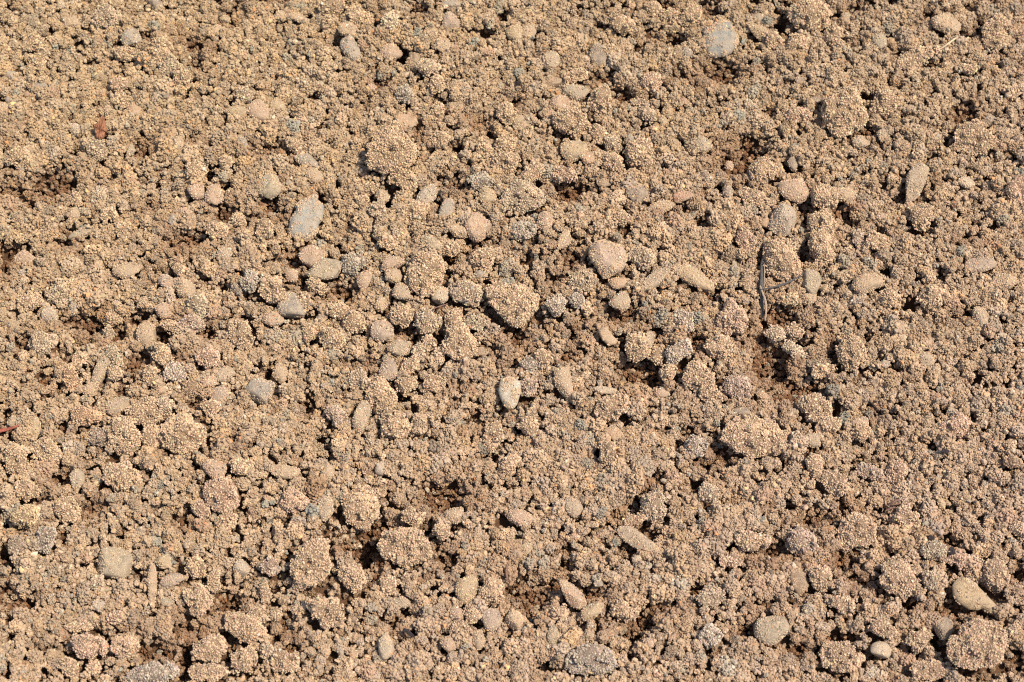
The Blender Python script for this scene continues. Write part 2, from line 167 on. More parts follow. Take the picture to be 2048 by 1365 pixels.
CW = {'t': 'tan', 'g': 'grey-tan', 'p': 'pinkish', 'b': 'blue-grey', 'e': 'greenish-grey', 'y': 'yellowish', 'o': 'orange-tan',
      'r': 'dull red', 'n': 'brown', 'w': 'cream', 'd': 'dark grey', 'u': 'purplish-grey', 'l': 'pale grey'}
TAN = np.array([0.465, 0.316, 0.188])
CC = {'t': TAN, 'g': (.37, .295, .205), 'p': (.47, .295, .205), 'b': (.24, .255, .235), 'e': (.33, .295, .20), 'y': (.45, .325, .165),
      'o': (.50, .275, .145), 'r': (.42, .17, .11), 'n': (.20, .115, .06), 'w': (.58, .49, .34), 'd': (.13, .125, .12),
      'u': (.31, .235, .20), 'l': (.43, .385, .315)}
MOIST = np.array([0.185, 0.088, 0.040])

items = []
for tok in T.replace("\n", ";").split(";"):
    a = tok.split()
    items.append(dict(x=float(a[0]), y=float(a[1]), rx=float(a[2]), ry=float(a[3]), ang=math.radians(float(a[4])), k=a[5], c=a[6], h=float(a[7])))
pits = []
for tok in PITS.replace("\n", ";").split(";"):
    a = tok.split()
    pits.append((float(a[0]), float(a[1]), float(a[2]), float(a[3]), a[4]))

# ------------------------------------------------------------------ labels
def size_word(o):
    r = math.sqrt(o['rx'] * o['ry'])
    return 'tiny' if r < 9 else 'small' if r < 16.5 else 'medium' if r < 24 else 'big' if r < 33 else 'very big'

def desc(o):
    e = max(o['rx'], o['ry']) / min(o['rx'], o['ry'])
    sh = ' long' if e > 1.55 else ''
    noun = 'clod' if o['k'] == 'C' else ('pebble' if size_word(o) in ('tiny', 'small') else 'stone')
    return f"{size_word(o)}{sh} {CW[o['c']]} {noun}"

DIR = ["right of", "below and right of", "below", "below and left of", "left of", "above and left of", "above", "above and right of"]
def octant(dx, dy):
    return int(round(math.degrees(math.atan2(dy, dx)) / 45)) % 8

marks = list(MARKS)
for o in items:
    key = (int(o['x']), int(o['y']))
    if key in LAND and LAND[key][0]:
        o['label'] = LAND[key][0]
        marks.append((o['x'], o['y'], LAND[key][1]))
for o in items:
    o['desc'] = desc(o)
ORD = ['closest', 'second closest', 'third closest', 'fourth closest', 'fifth closest', 'sixth closest']
for o in items:
    if 'label' in o:
        continue
    best = None
    for mx, my, ph in marks:
        oc = octant(o['x'] - mx, o['y'] - my)
        d0 = math.hypot(o['x'] - mx, o['y'] - my)
        rank = sum(1 for q in items if q is not o and 'lm' not in q and q['desc'] == o['desc'] and octant(q['x'] - mx, q['y'] - my) == oc
                   and math.hypot(q['x'] - mx, q['y'] - my) < d0)
        sc = d0 * (1 + 0.9 * rank)
        if best is None or sc < best[0]:
            best = (sc, rank, oc, ph)
    _, rank, oc, ph = best
    o['label'] = f"{o['desc']}, {ORD[min(rank, 5)]} such one {DIR[oc]} {ph}"
    if len(o['label'].split()) > 16:
        o['label'] = f"{o['desc']}, {ORD[min(rank, 5)]} {DIR[oc]} {ph}"

# ------------------------------------------------------------------ soil relief raster (units: pixels at the centre)
RX0, RX1, RY0, RY1, RS = -1750, 1750, -1400, 1400, 3.0
gx = np.arange(RX0, RX1 + RS, RS); gy = np.arange(RY0, RY1 + RS, RS)
NX, NY = len(gx), len(gy)

def vnoise(x, y, s, seed):
    r = np.random.default_rng(seed)
    tab = r.random((256, 256))
    u = x / s + 1000.3; v = y / s + 1000.7
    iu = np.floor(u).astype(int); iv = np.floor(v).astype(int)
    fu = u - iu; fv = v - iv
    fu = fu * fu * (3 - 2 * fu); fv = fv * fv * (3 - 2 * fv)
    a = tab[iu % 256, iv % 256]; b = tab[(iu + 1) % 256, iv % 256]
    c = tab[iu % 256, (iv + 1) % 256]; d = tab[(iu + 1) % 256, (iv + 1) % 256]
    return (a * (1 - fu) + b * fu) * (1 - fv) + (c * (1 - fu) + d * fu) * fv * 1.0

GX, GY = np.meshgrid(gx, gy, indexing='ij')
H = 34 * (vnoise(GX, GY, 420, 1) - .5) + 26 * (vnoise(GX, GY, 150, 2) - .5) + 18 * (vnoise(GX, GY, 62, 3) - .5)
M = np.zeros_like(H)
# heaps and broad hollows of the bed: x y rx ry height (photo pixels)
BROAD = [(370, 930, 190, 120, 24), (1120, 1330, 300, 90, 26), (1960, 1290, 110, 90, 12), (690, 950, 90, 70, 12), (830, 1110, 90, 60, 10), (620, 1160, 70, 80, 10),
         (1040, 420, 260, 150, 16), (1480, 900, 130, 70, 8), (790, 310, 80, 70, 8), (1700, 1090, 90, 70, 10), (300, 90, 150, 70, 8), (1850, 560, 130, 80, 8),
         (1575, 720, 75, 80, -20), (880, 1000, 80, 45, -14), (745, 1070, 70, 45, -16), (1275, 745, 70, 38, -12), (1090, 1185, 75, 45, -16), (180, 640, 120, 30, -14),
         (50, 368, 110, 38, -15), (1470, 310, 70, 50, -14), (1440, 140, 60, 35, -10), (1140, 392, 60, 25, -8), (1560, 1110, 80, 30, -10), (430, 1260, 60, 60, -12), (1275, 1250, 60, 40, -12), (1690, 430, 60, 25, -10)]

def stamp(cx, cy, rx, ry, amp, arr, mode, p=2):
    i0 = max(0, int((cx - 2.2 * rx - RX0) / RS)); i1 = min(NX, int((cx + 2.2 * rx - RX0) / RS) + 2)
    j0 = max(0, int((cy - 2.2 * ry - RY0) / RS)); j1 = min(NY, int((cy + 2.2 * ry - RY0) / RS) + 2)
    if i1 <= i0 or j1 <= j0:
        return
    d2 = ((GX[i0:i1, j0:j1] - cx) / rx) ** 2 + ((GY[i0:i1, j0:j1] - cy) / ry) ** 2
    w = np.exp(-d2 ** p * 0.8)
    if mode == 'add':
        arr[i0:i1, j0:j1] += amp * w
    elif mode == 'min':
        arr[i0:i1, j0:j1] = np.minimum(arr[i0:i1, j0:j1], amp * w)
    else:
        arr[i0:i1, j0:j1] = np.maximum(arr[i0:i1, j0:j1], amp * w)

DIG = np.zeros_like(H)
for bx, by, brx, bry, bh in BROAD:
    q = G(bx, by, 0)[0] / K
    stamp(q[0], q[1], brx, bry * 1.15, bh, H, 'add', 1)
rp = np.random.default_rng(5)
for _ in range(620):                       # the same kind of hollows beyond the frame
    cx = rp.uniform(RX0, RX1); cy = rp.uniform(RY0, RY1)
    if abs(cx) < 1080 and abs(cy) < 830:
        continue
    r = rp.uniform(6, 24)
    pits.append((cx, cy, r * rp.uniform(.8, 1.5), r * rp.uniform(.7, 1.1), 'k' if r < 12 else 'n', 1))
for p in pits:
    if len(p) == 5:
        q, _ = G(p[0], p[1], -14 * K)
        cx, cy = q[0] / K, q[1] / K
    else:
        cx, cy = p[0], p[1]
    m = min(p[2], p[3])
    if p[4] == 'k':
        stamp(cx, cy, p[2] * 1.05 + 2, p[3] * 1.2 + 2, -(32 + 1.2 * m), DIG, 'min')
        stamp(cx, cy, p[2] * 1.1 + 2, p[3] * 1.3 + 2, 1.0, M, 'max')
    else:
        stamp(cx, cy, p[2] * 1.1 + 3, p[3] * 1.3 + 3, -(15 + .7 * m), DIG, 'min')
        stamp(cx, cy, p[2] * 1.15 + 3, p[3] * 1.35 + 3, .8, M, 'max')
H = H + DIG

def samp(A, x, y):
    u = np.clip((np.asarray(x) - RX0) / RS, 0, NX - 1.001); v = np.clip((np.asarray(y) - RY0) / RS, 0, NY - 1.001)
    i = u.astype(int); j = v.astype(int); fu = u - i; fv = v - j
    return (A[i, j] * (1 - fu) + A[i + 1, j] * fu) * (1 - fv) + (A[i, j + 1] * (1 - fu) + A[i + 1, j + 1] * fu) * fv

def drift(X, Y):
    """slow change of the dry soil's own colour over the bed"""
    X = np.atleast_1d(X).astype(float); Y = np.atleast_1d(Y).astype(float)
    w = np.clip((-X / 1024 * .5 + Y / 682 * .55) + .5 * (vnoise(X, Y, 260, 95) - .5), -1, 1)[:, None]
    return 1 + w * np.array([.0, .006, -.055])

# ------------------------------------------------------------------ materials
def new_mat(name):
    m = bpy.data.materials.new(name); m.use_nodes = True
    nt = m.node_tree; nt.nodes.clear()
    out = nt.nodes.new('ShaderNodeOutputMaterial')
    b = nt.nodes.new('ShaderNodeBsdfPrincipled')
    b.inputs['Roughness'].default_value = .85
    b.inputs['Specular IOR Level'].default_value = .25
    nt.links.new(b.outputs[0], out.inputs[0])
    return m, nt, b

def noise(nt, vec, scale, detail=3, rough=.6):
    n = nt.nodes.new('ShaderNodeTexNoise'); n.inputs['Scale'].default_value = scale
    n.inputs['Detail'].default_value = detail; n.inputs['Roughness'].default_value = rough
    if vec is not None:
        nt.links.new(vec, n.inputs['Vector'])
    return n.outputs['Fac']

def ramp(nt, fac, a, b, ca=(0, 0, 0, 1), cb=(1, 1, 1, 1)):
    r = nt.nodes.new('ShaderNodeValToRGB')
    r.color_ramp.elements[0].position = a; r.color_ramp.elements[0].color = ca
    r.color_ramp.elements[1].position = b; r.color_ramp.elements[1].color = cb
    nt.links.new(fac, r.inputs[0])
    return r.outputs[0]

def mix(nt, fac, a, b, mode='MIX'):
    m = nt.nodes.new('ShaderNodeMix'); m.data_type = 'RGBA'; m.blend_type = mode
    for sock, v in ((m.inputs['Factor'], fac), (m.inputs[6], a), (m.inputs[7], b)):
        if isinstance(v, (int, float)):
            sock.default_value = v
        elif isinstance(v, (tuple, list)):
            sock.default_value = tuple(v) + ((1,) if len(v) == 3 else ())
        else:
            nt.links.new(v, sock)
    return m.outputs[2]

def attr(nt, name, kind='GEOMETRY'):
    a = nt.nodes.new('ShaderNodeAttribute'); a.attribute_name = name; a.attribute_type = kind
    return a.outputs['Color']

def texco(nt, which='Object'):
    return nt.nodes.new('ShaderNodeTexCoord').outputs[which]

def bump(nt, b, fac, dist, strength=1.0):
    n = nt.nodes.new('ShaderNodeBump'); n.inputs['Distance'].default_value = dist; n.inputs['Strength'].default_value = strength
    nt.links.new(fac, n.inputs['Height']); nt.links.new(n.outputs[0], b.inputs['Normal'])

# sand grains: colour per grain on the mesh
m_grain, nt, b = new_mat('sand_grains')
c = attr(nt, 'col')
nf = noise(nt, texco(nt), 2600, 2)
c2 = mix(nt, 1.0, c, ramp(nt, nf, .3, .7, (.8, .8, .8, 1), (1.18, 1.18, 1.18, 1)), 'MULTIPLY')
nt.links.new(c2, b.inputs['Base Color'])

# crumbs: grain colour times the tint of each crumb
m_crumb, nt, b = new_mat('crumb_grains')
c = mix(nt, 1.0, attr(nt, 'col'), attr(nt, 'tint', 'INSTANCER'), 'MULTIPLY')
nt.links.new(c, b.inputs['Base Color'])

# stone faces: vertex colour, speckle, clinging dust
m_stone, nt, b = new_mat('dusty_stone')
co = texco(nt)
base = attr(nt, 'col')
sp = ramp(nt, noise(nt, co, 1500, 4, .75), .40, .62, (.62, .62, .64, 1), (1.12, 1.1, 1.08, 1))
base = mix(nt, 1.0, base, sp, 'MULTIPLY')
dust = ramp(nt, noise(nt, co, 330, 5, .7), .38, .56)
dustc = mix(nt, 0.5, (.43, .32, .21), (.48, .345, .22))
fac = nt.nodes.new('ShaderNodeMath'); fac.operation = 'MULTIPLY'; fac.inputs[1].default_value = .62
nt.links.new(dust, fac.inputs[0])
base = mix(nt, fac.outputs[0], base, dustc)
fine = ramp(nt, noise(nt, co, 3600, 2, .5), .35, .66, (.62, .58, .55, 1), (1.16, 1.16, 1.15, 1))
base = mix(nt, 1.0, base, fine, 'MULTIPLY')
nt.links.new(base, b.inputs['Base Color'])
bump(nt, b, noise(nt, co, 2200, 4, .7), .0006, .8)

# soil inside clods and the ground sheet
m_soil, nt, b = new_mat('soil_matrix')
co = texco(nt)
base = attr(nt, 'col')
base = mix(nt, 1.0, base, ramp(nt, noise(nt, co, 2500, 4, .7), .35, .65, (.55, .52, .5, 1), (1.15, 1.12, 1.1, 1)), 'MULTIPLY')
nt.links.new(base, b.inputs['Base Color'])
bump(nt, b, noise(nt, co, 2000, 4, .7), .001, 1)

m_ground, nt, b = new_mat('moist_ground')
co = texco(nt)
base = ramp(nt, noise(nt, co, 120, 6, .7), .3, .7, (.13, .06, .028, 1), (.24, .125, .06, 1))
nt.links.new(base, b.inputs['Base Color'])
bump(nt, b, noise(nt, co, 900, 5, .7), .003, 1)

def fibre_mat(name, c1, c2, scale=(2500, 2500, 250), rough=.8):
    m, nt, b = new_mat(name)
    mp = nt.nodes.new('ShaderNodeMapping'); mp.inputs['Scale'].default_value = scale
    nt.links.new(texco(nt), mp.inputs[0])
    f = noise(nt, mp.outputs[0], 1.0, 4, .7)
    nt.links.new(ramp(nt, f, .32, .66, tuple(c1) + (1,), tuple(c2) + (1,)), b.inputs['Base Color'])
    b.inputs['Roughness'].default_value = rough
    bump(nt, b, f, .0006, .9)
    return m

m_wood = fibre_mat('red_wood', (.10, .035, .018), (.40, .175, .085), (1300, 300, 1300))
m_straw = fibre_mat('straw', (.5, .36, .2), (.66, .5, .31))
m_root = fibre_mat('grey_root', (.035, .03, .027), (.15, .128, .11))
m_twig = fibre_mat('tan_twig', (.20, .13, .08), (.48, .35, .24))
m_leaf = fibre_mat('red_leaf', (.20, .05, .03), (.46, .14, .08), (500, 2500, 2500), .6)
m_dark = fibre_mat('dark_bark', (.02, .014, .014), (.06, .042, .04))
m_rootlet = fibre_mat('brown_rootlet', (.10, .05, .035), (.30, .17, .12))

# ------------------------------------------------------------------ mesh helpers
def ico(sub):
    bm = bmesh.new(); bmesh.ops.create_icosphere(bm, subdivisions=sub, radius=1)
    v = np.array([x.co[:] for x in bm.verts]); f = np.array([[q.index for q in x.verts] for x in bm.faces])
    bm.free()
    return v / np.linalg.norm(v, axis=1)[:, None], f
ICO = {s: ico(s) for s in (1, 2, 4, 5)}

def mesh_from(name, V, F, Cv, mats, matidx=None, smooth=None):
    me = bpy.data.meshes.new(name)
    n, m = len(V), len(F)
    me.vertices.add(n); me.vertices.foreach_set('co', np.ascontiguousarray(V, dtype=np.float32).ravel())
    me.loops.add(m * 3); me.loops.foreach_set('vertex_index', np.ascontiguousarray(F, dtype=np.int32).ravel())
    me.polygons.add(m)
    me.polygons.foreach_set('loop_start', np.arange(0, m * 3, 3, dtype=np.int32))
    me.polygons.foreach_set('loop_total', np.full(m, 3, dtype=np.int32))
    if matidx is not None:
        me.polygons.foreach_set('material_index', np.asarray(matidx, dtype=np.int32))
    me.polygons.foreach_set('use_smooth', np.asarray(smooth if smooth is not None else np.ones(m), dtype=bool))
    for mt in mats:
        me.materials.append(mt)
    if Cv is not None:
        a = me.color_attributes.new('col', 'FLOAT_COLOR', 'POINT')
        cc = np.ones((n, 4), dtype=np.float32); cc[:, :3] = Cv
        a.data.foreach_set('color', cc.ravel())
    me.update(calc_edges=True)
    return me

def rotmats(n, r):
    q = r.normal(size=(n, 4)); q /= np.linalg.norm(q, axis=1)[:, None]
    w, x, y, z = q.T
    return np.stack([1 - 2 * (y * y + z * z), 2 * (x * y - z * w), 2 * (x * z + y * w),
                     2 * (x * y + z * w), 1 - 2 * (x * x + z * z), 2 * (y * z - x * w),
                     2 * (x * z - y * w), 2 * (y * z + x * w), 1 - 2 * (x * x + y * y)], axis=1).reshape(n, 3, 3)

def grains(P, R, r, base, rare=1.0, spread=.17):
    """one angular little grain at each point P with radius R; returns verts, faces, colours"""
    v0, f0 = ICO[1]
    n = len(P)
    S = R[:, None] * r.uniform(.62, 1.32, size=(n, 3))
    jit = 1 + r.uniform(-.26, .24, size=(n, len(v0), 1))
    V = np.einsum('nij,nkj->nki', rotmats(n, r), v0[None] * S[:, None, :] * jit) + P[:, None, :]
    F = (f0[None] + (np.arange(n) * len(v0))[:, None, None]).reshape(-1, 3)
    base = np.asarray(base, float)
    c = np.broadcast_to(base, (n, 3)).copy()
    c *= np.exp(r.normal(0, spread, size=(n, 1)))
    c *= np.exp(r.normal(0, .05, size=(n, 3)))
    u = r.random(n)
    def put(lo, hi, col, s=.15):
        k = (u >= lo * rare) & (u < hi * rare) if lo else (u < hi * rare)
        c[k] = np.array(col) * np.exp(r.normal(0, s, size=(k.sum(), 1)))
    put(0, .035, (.56, .46, .34)); put(.035, .06, (.52, .25, .12)); put(.06, .085, (.25, .22, .17)); put(.085, .13, (.13, .095, .07)); put(.13, .15, (.50, .36, .16))
    C = np.repeat(c[:, None, :], len(v0), axis=1).reshape(-1, 3)
    return V.reshape(-1, 3), F, np.clip(C, 0, .85)

def vn3(P, s, tab):
    u = P / s + 57.3
    i = np.floor(u).astype(int); f = u - i; f = f * f * (3 - 2 * f)
    out = 0
    for dx in (0, 1):
        for dy in (0, 1):
            for dz in (0, 1):
                w = (f[:, 0] if dx else 1 - f[:, 0]) * (f[:, 1] if dy else 1 - f[:, 1]) * (f[:, 2] if dz else 1 - f[:, 2])
                out = out + w * tab[(i[:, 0] + dx) % 32, (i[:, 1] + dy) % 32, (i[:, 2] + dz) % 32]
    return out
TAB = np.random.default_rng(77).random((32, 32, 32))

class Body:
    """radius function of an irregular lump; all lengths in photo pixels"""
    def __init__(s, rx, ry, rz, ang, kind, r):
        s.ax = np.array([rx, ry, rz]); s.kind = kind
        n = 8 if kind == 'S' else 9
        N = r.normal(size=(n, 3)); N[:, 2] *= .7; s.N = N / np.linalg.norm(N, axis=1)[:, None]
        s.h = r.uniform(.56, .98, n) if kind == 'S' else r.uniform(.56, 1.0, n)
        s.p = 16 if kind == 'S' else 11
        s.off = r.uniform(0, 30, 3)
        s.rot = np.array([[math.cos(ang), math.sin(ang), 0], [-math.sin(ang), math.cos(ang), 0], [0, 0, 1]])
        s.norm = 1.0
        rr = s.rad(ICO[2][0])
        P = ICO[2][0] * rr[:, None]
        s.cx = (P.max(0) + P.min(0)) / 2; s.norm = 2 / (P.max(0) - P.min(0))
    def rad(s, d):
        q = np.maximum(d @ s.N.T, 0) / s.h
        return (1 + (q ** s.p).sum(1)) ** (-1 / s.p)
    def pts(s, d, extra=0.0):
        P = d * s.rad(d)[:, None]
        if not isinstance(s.norm, float):
            P = (P - s.cx) * s.norm
        P = P * s.ax
        nrm = d / s.ax; nrm /= np.linalg.norm(nrm, axis=1)[:, None]
        if s.kind == 'C':
            a = 9.0 * (vn3(P + s.off, 16, TAB) - .5) + 5.0 * (vn3(P + s.off + 9, 7.5, TAB) - .5)
            a -= 9.0 * np.clip(.40 - vn3(P + s.off + 3, 11, TAB), 0, .2) / .2
            q_ = s.ax.min(); a += .55 * q_ * (vn3(P + s.off + 17, q_ * .95, TAB) - .5)
            P = P + nrm * (a * min(1, s.ax.min() / 14))[:, None]
        else:
            a = 1.8 * (vn3(P + s.off, 9, TAB) - .5)
            P = P + nrm * a[:, None]
        P = P + nrm * np.reshape(extra, (-1, 1))
        return P @ s.rot, nrm @ s.rot      # angle clockwise seen from the camera

LT = math.radians(16)
LX = np.array([1., 0, 0]); LY = np.array([0, math.cos(LT), math.sin(LT)]); LZ = np.array([0, -math.sin(LT), math.cos(LT)])
BASIS = np.stack([LX, LY, LZ])

def sphere_dirs(n, r):
    i = np.arange(n) + .5
    ph = np.arccos(1 - 2 * i / n); th = math.pi * (1 + 5 ** .5) * i
    d = np.stack([np.cos(th) * np.sin(ph), np.sin(th) * np.sin(ph), np.cos(ph)], 1) + r.normal(0, 1.1 / math.sqrt(n), (n, 3))
    return d / np.linalg.norm(d, axis=1)[:, None]

def tag(o, label=None, cat=None, group=None, kind=None):
    if label: o['label'] = label
    if cat: o['category'] = cat
    if group: o['group'] = group
    if kind: o['kind'] = kind
    return o

def build_item(o, idx):
    r = np.random.default_rng(1000 + idx)
    rx, ry = o['rx'], o['ry']
    rz = .72 * min(rx, ry) * (1.0 if max(rx, ry) < 40 else .8)
    if o['x'] == 1510 or o['x'] == 1028: rz = 22
    B = Body(rx - (1.5 if o['k'] == 'C' else 0), ry - (1.5 if o['k'] == 'C' else 0), rz, o['ang'], o['k'], r)
    col = np.array(CC[o['c']], float)
    col = TAN * .62 + col * .38 if o['k'] == 'C' else (TAN * .42 + col * .58 if o['c'] not in 'bedu' else TAN * .38 + col * .62)
    q0 = G(o['x'], o['y'], 0)[0] / K
    col = col * drift(q0[0], q0[1])[0]
    big = max(rx, ry) > 26
    v0, f0 = ICO[5 if big else 4]
    P, _ = B.pts(v0)
    parts = []
    if o['k'] == 'C':
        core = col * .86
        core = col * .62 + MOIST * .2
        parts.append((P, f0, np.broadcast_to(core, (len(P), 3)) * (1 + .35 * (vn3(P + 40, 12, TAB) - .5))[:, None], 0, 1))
        area = 4 * math.pi * ((rx * ry) ** 1.6 / 3 + (rx * rz) ** 1.6 / 3 + (ry * rz) ** 1.6 / 3) ** (1 / 1.6)
        n = int(area / (math.pi * 1.6 ** 2) * 1.1)
        d = sphere_dirs(n, r); d = d[d[:, 2] > -.45]
        Q, nr = B.pts(d, r.uniform(-.6, 1.2, len(d)))
        g = np.clip(1.42 * np.exp(.34 * r.normal(size=len(Q))), .8, 3.8)
        cl = .35 + vn3(Q + 11, 9, TAB)
        Vg, Fg, Cg = grains(Q, g, r, col[None] * (.93 + .3 * vn3(Q + 3, 20, TAB))[:, None], .25, .13)
        parts.append((Vg, Fg, Cg, 1, 0))
        # small knobs of stuck crumbs that break the outline
        nk = int(n * .022)
        dk = sphere_dirs(max(nk, 3), r); dk = dk[dk[:, 2] > -.2]
        Qk, nk_ = B.pts(dk, 2.0)
        m = 11
        off = r.normal(size=(len(Qk), m, 3)); off /= np.linalg.norm(off, axis=2)[:, :, None]
        rad = r.uniform(2.6, 5.6, (len(Qk), 1, 1))
        Qk = (Qk[:, None, :] + off * rad).reshape(-1, 3)
        Vg, Fg, Cg = grains(Qk, r.uniform(1.2, 2.2, len(Qk)), r, col * 1.02, .25, .13)
        parts.append((Vg, Fg, Cg, 1, 0))
    else:
        Cs = np.broadcast_to(col, (len(P), 3)) * (1 + .25 * (vn3(P + 40, 14, TAB) - .5))[:, None]
        parts.append((P, f0, Cs, 0, 1))
        area = 4 * math.pi * ((rx * ry) ** 1.6 / 3 + (rx * rz) ** 1.6 / 3 + (ry * rz) ** 1.6 / 3) ** (1 / 1.6)
        n = int(area / (math.pi * 1.7 ** 2) * .95)
        d = sphere_dirs(n, r); d = d[d[:, 2] > -.3]
        Q, nr = B.pts(d, r.uniform(-.4, .4, len(d)))
        cover = vn3(Q + 5 + B.off, 13, TAB) + .35 * vn3(Q + 25, 5, TAB)
        thr = {'t': .50, 'g': .52, 'b': .66, 'e': .62, 'p': .56, 'w': .86, 'r': .66, 'o': .72, 'y': .60, 'd': .66, 'u': .52, 'l': .6, 'n': .8}[o['c']]
        thr -= .07
        keep = cover > thr
        Q = Q[keep]
        if len(Q):
            Vg, Fg, Cg = grains(Q, r.uniform(.95, 2.0, len(Q)), r, (TAN * .62 + col * .38)[None].repeat(len(Q), 0), .8, .16)
            parts.append((Vg, Fg, Cg, 1, 0))
    place_parts('soil_clod' if o['k'] == 'C' else ('pebble' if size_word(o) in ('tiny', 'small') else 'stone'), parts, o, rz)

THINGS = []
def place_parts(name, parts, o, rz, mats=None):
    off = 0; Vs, Fs, Cs, Ms, Sm = [], [], [], [], []
    for V, F, C_, mi, sm in parts:
        Vs.append(V); Fs.append(F + off); Cs.append(C_); Ms.append(np.full(len(F), mi)); Sm.append(np.full(len(F), sm)); off += len(V)
    V = np.concatenate(Vs); F = np.concatenate(Fs); C_ = np.concatenate(Cs)
    g, _ = G(o['x'], o['y'], 0)
    h = float(samp(HT, g[0] / K, g[1] / K))
    zc = (h + o['h'] * 1.35 + (1 if o['k'] == 'C' else -1.5) - rz * .08) * K
    pos, k = G(o['x'], o['y'], zc)
    V = (V @ BASIS) * k
    me = mesh_from(name, V, F, C_, mats or [m_soil if o['k'] == 'C' else m_stone, m_grain], np.concatenate(Ms), np.concatenate(Sm))
    ob = bpy.data.objects.new(name, me)
    ob.location = pos
    COL.objects.link(ob)
    cat = {'soil_clod': 'clod', 'pebble': 'pebble', 'stone': 'stone'}[name]
    tag(ob, o['label'], cat, {'clod': 'clods of dry soil lying on the ground', 'pebble': 'pebbles scattered through the soil', 'stone': 'stones half buried in the soil'}[cat])
    THINGS.append((pos[0] / K, pos[1] / K, o['rx'], o['ry'], o['ang'], pos[2] / K, o['h']))
    return ob

# smoothed relief for seating things (ignores narrow pits)
HT = H - DIG * .75
for i, o in enumerate(items):
    build_item(o, i)

# ------------------------------------------------------------------ stones with their own outline
def outline_stone(name, label, cx, cy, poly, thick, col, lift, seed, thr=.75, group='stones half buried in the soil', ridge=None):
    """poly: outline points in photo pixels; a rounded slab of real thickness"""
    r = np.random.default_rng(seed)
    P = np.array(poly, float) - (cx, cy); P[:, 1] *= -1
    ang = np.unwrap(np.arctan2(P[:, 1], P[:, 0]))
    o_ = np.argsort(np.mod(ang, 2 * math.pi)); a = np.mod(ang, 2 * math.pi)[o_]; rr = np.hypot(P[:, 0], P[:, 1])[o_]
    a = np.concatenate([[a[-1] - 2 * math.pi], a, [a[0] + 2 * math.pi]]); rr = np.concatenate([[rr[-1]], rr, [rr[0]]])
    off = r.uniform(0, 30, 3)
    def surf(d, extra=0.):
        th = np.mod(np.arctan2(d[:, 1], d[:, 0]), 2 * math.pi)
        # polygon edge distance along th, interpolated in cartesian space
        x = np.interp(th, a, rr * np.cos(a)); y = np.interp(th, a, rr * np.sin(a)); R = np.hypot(x, y)
        R = np.minimum(R, np.interp(th, a, rr) * 1.02)
        cz = np.clip(np.abs(d[:, 2]), 0, 1)
        flat = (1 - cz ** 3.2) ** (1 / 3.2)
        Q = np.stack([np.cos(th) * R * flat, np.sin(th) * R * flat, np.sign(d[:, 2]) * thick * (1 - (flat) ** 4) ** .6], 1)
        if ridge:
            w = np.exp(-((Q[:, 0] * ridge[0] + Q[:, 1] * ridge[1] - ridge[2]) / ridge[3]) ** 2)
            Q[:, 2] += np.where(d[:, 2] > 0, w * ridge[4] * flat.clip(0, 1) * (1 - flat ** 6), 0)
        Q[:, 2] += 2.0 * (vn3(Q + off, 14, TAB) - .5)
        Q[:, :2] *= 1 + .02 * (vn3(Q + off, 8, TAB)[:, None] - .5)
        Q += d * np.reshape(extra, (-1, 1))
        return Q
    v0, f0 = ICO[5]
    V = surf(v0)
    n = 2600
    d = sphere_dirs(n, r); d = d[d[:, 2] > -.1]
    Q = surf(d, .3)
    keep = (vn3(Q + off, 11, TAB) + .35 * vn3(Q + 25, 5, TAB)) > thr
    Q = Q[keep]
    parts = [(V, f0, np.broadcast_to(np.array(col), (len(V), 3)) * (1 + .3 * (vn3(V + 40, 12, TAB) - .5))[:, None], 0, 1)]
    if len(Q):
        Vg, Fg, Cg = grains(Q, r.uniform(1.0, 2.0, len(Q)), r, TAN, .8, .16)
        parts.append((Vg, Fg, Cg, 1, 0))
    rad = float(rr.max()); ext = P.max(0) - P.min(0)
    o = dict(x=cx, y=cy, rx=ext[0] / 2 * .9, ry=ext[1] / 2 * .9, ang=0, k='S', c='w', h=lift, label=label)
    return place_parts('stone', parts, o, thick)

def zp(x0, y0, s, pts):
    return [(x0 + px * s, y0 + py * s) for px, py in pts]
s1 = 140 / 1592
outline_stone('stone', "cream wedge-shaped stone with a dirty grooved middle, lying bare in the lower centre", 1018, 786,
    zp(960, 720, s1, [(510, 410), (600, 395), (740, 400), (840, 445), (915, 490), (932, 590), (925, 740), (885, 900), (840, 1030), (780, 1110), (730, 1130), (660, 1110), (560, 1050), (490, 950), (440, 820), (412, 700), (430, 590), (450, 500)]),
    10, (.54, .47, .35), 13, 301, .74)
s2 = 168 / 1274
outline_stone('stone', "long pointed ochre stone with a finger-like tip, near the bottom right corner", 1944, 1190,
    zp(1880, 1080, s2, [(240, 620), (330, 560), (400, 572), (480, 630), (560, 680), (650, 770), (700, 830), (760, 900), (850, 1000), (900, 1050), (922, 1105), (905, 1165), (860, 1160), (800, 1160), (720, 1110), (620, 1050), (560, 1072), (430, 1060), (360, 1020), (240, 930), (195, 830), (188, 700)]),
    11, (.46, .32, .175), 16, 302, .84)
outline_stone('stone', "big smooth-faced oblong stone with grey-blue patches, left of the upper centre", 612, 437,
    zp(560, 370, 200 / 2048, [(330, 400), (430, 300), (520, 245), (640, 200), (740, 185), (780, 330), (860, 380), (890, 450), (880, 700), (800, 820), (760, 1000), (690, 1100), (560, 1170), (420, 1140), (260, 1090), (190, 1040), (190, 800), (220, 680), (300, 600), (320, 500)]),
    14, (.345, .33, .275), 13, 303, .66)
outline_stone('stone', "smooth orange-tan bean-shaped pebble lying over a brown hollow right of the centre", 1213, 674,
    [(1197, 660), (1203, 654), (1211, 655), (1221, 663), (1227, 673), (1234, 682), (1231, 690), (1222, 692), (1212, 688), (1204, 679), (1199, 670)],
    6.5, (.53, .34, .19), 12, 304, 1.02)

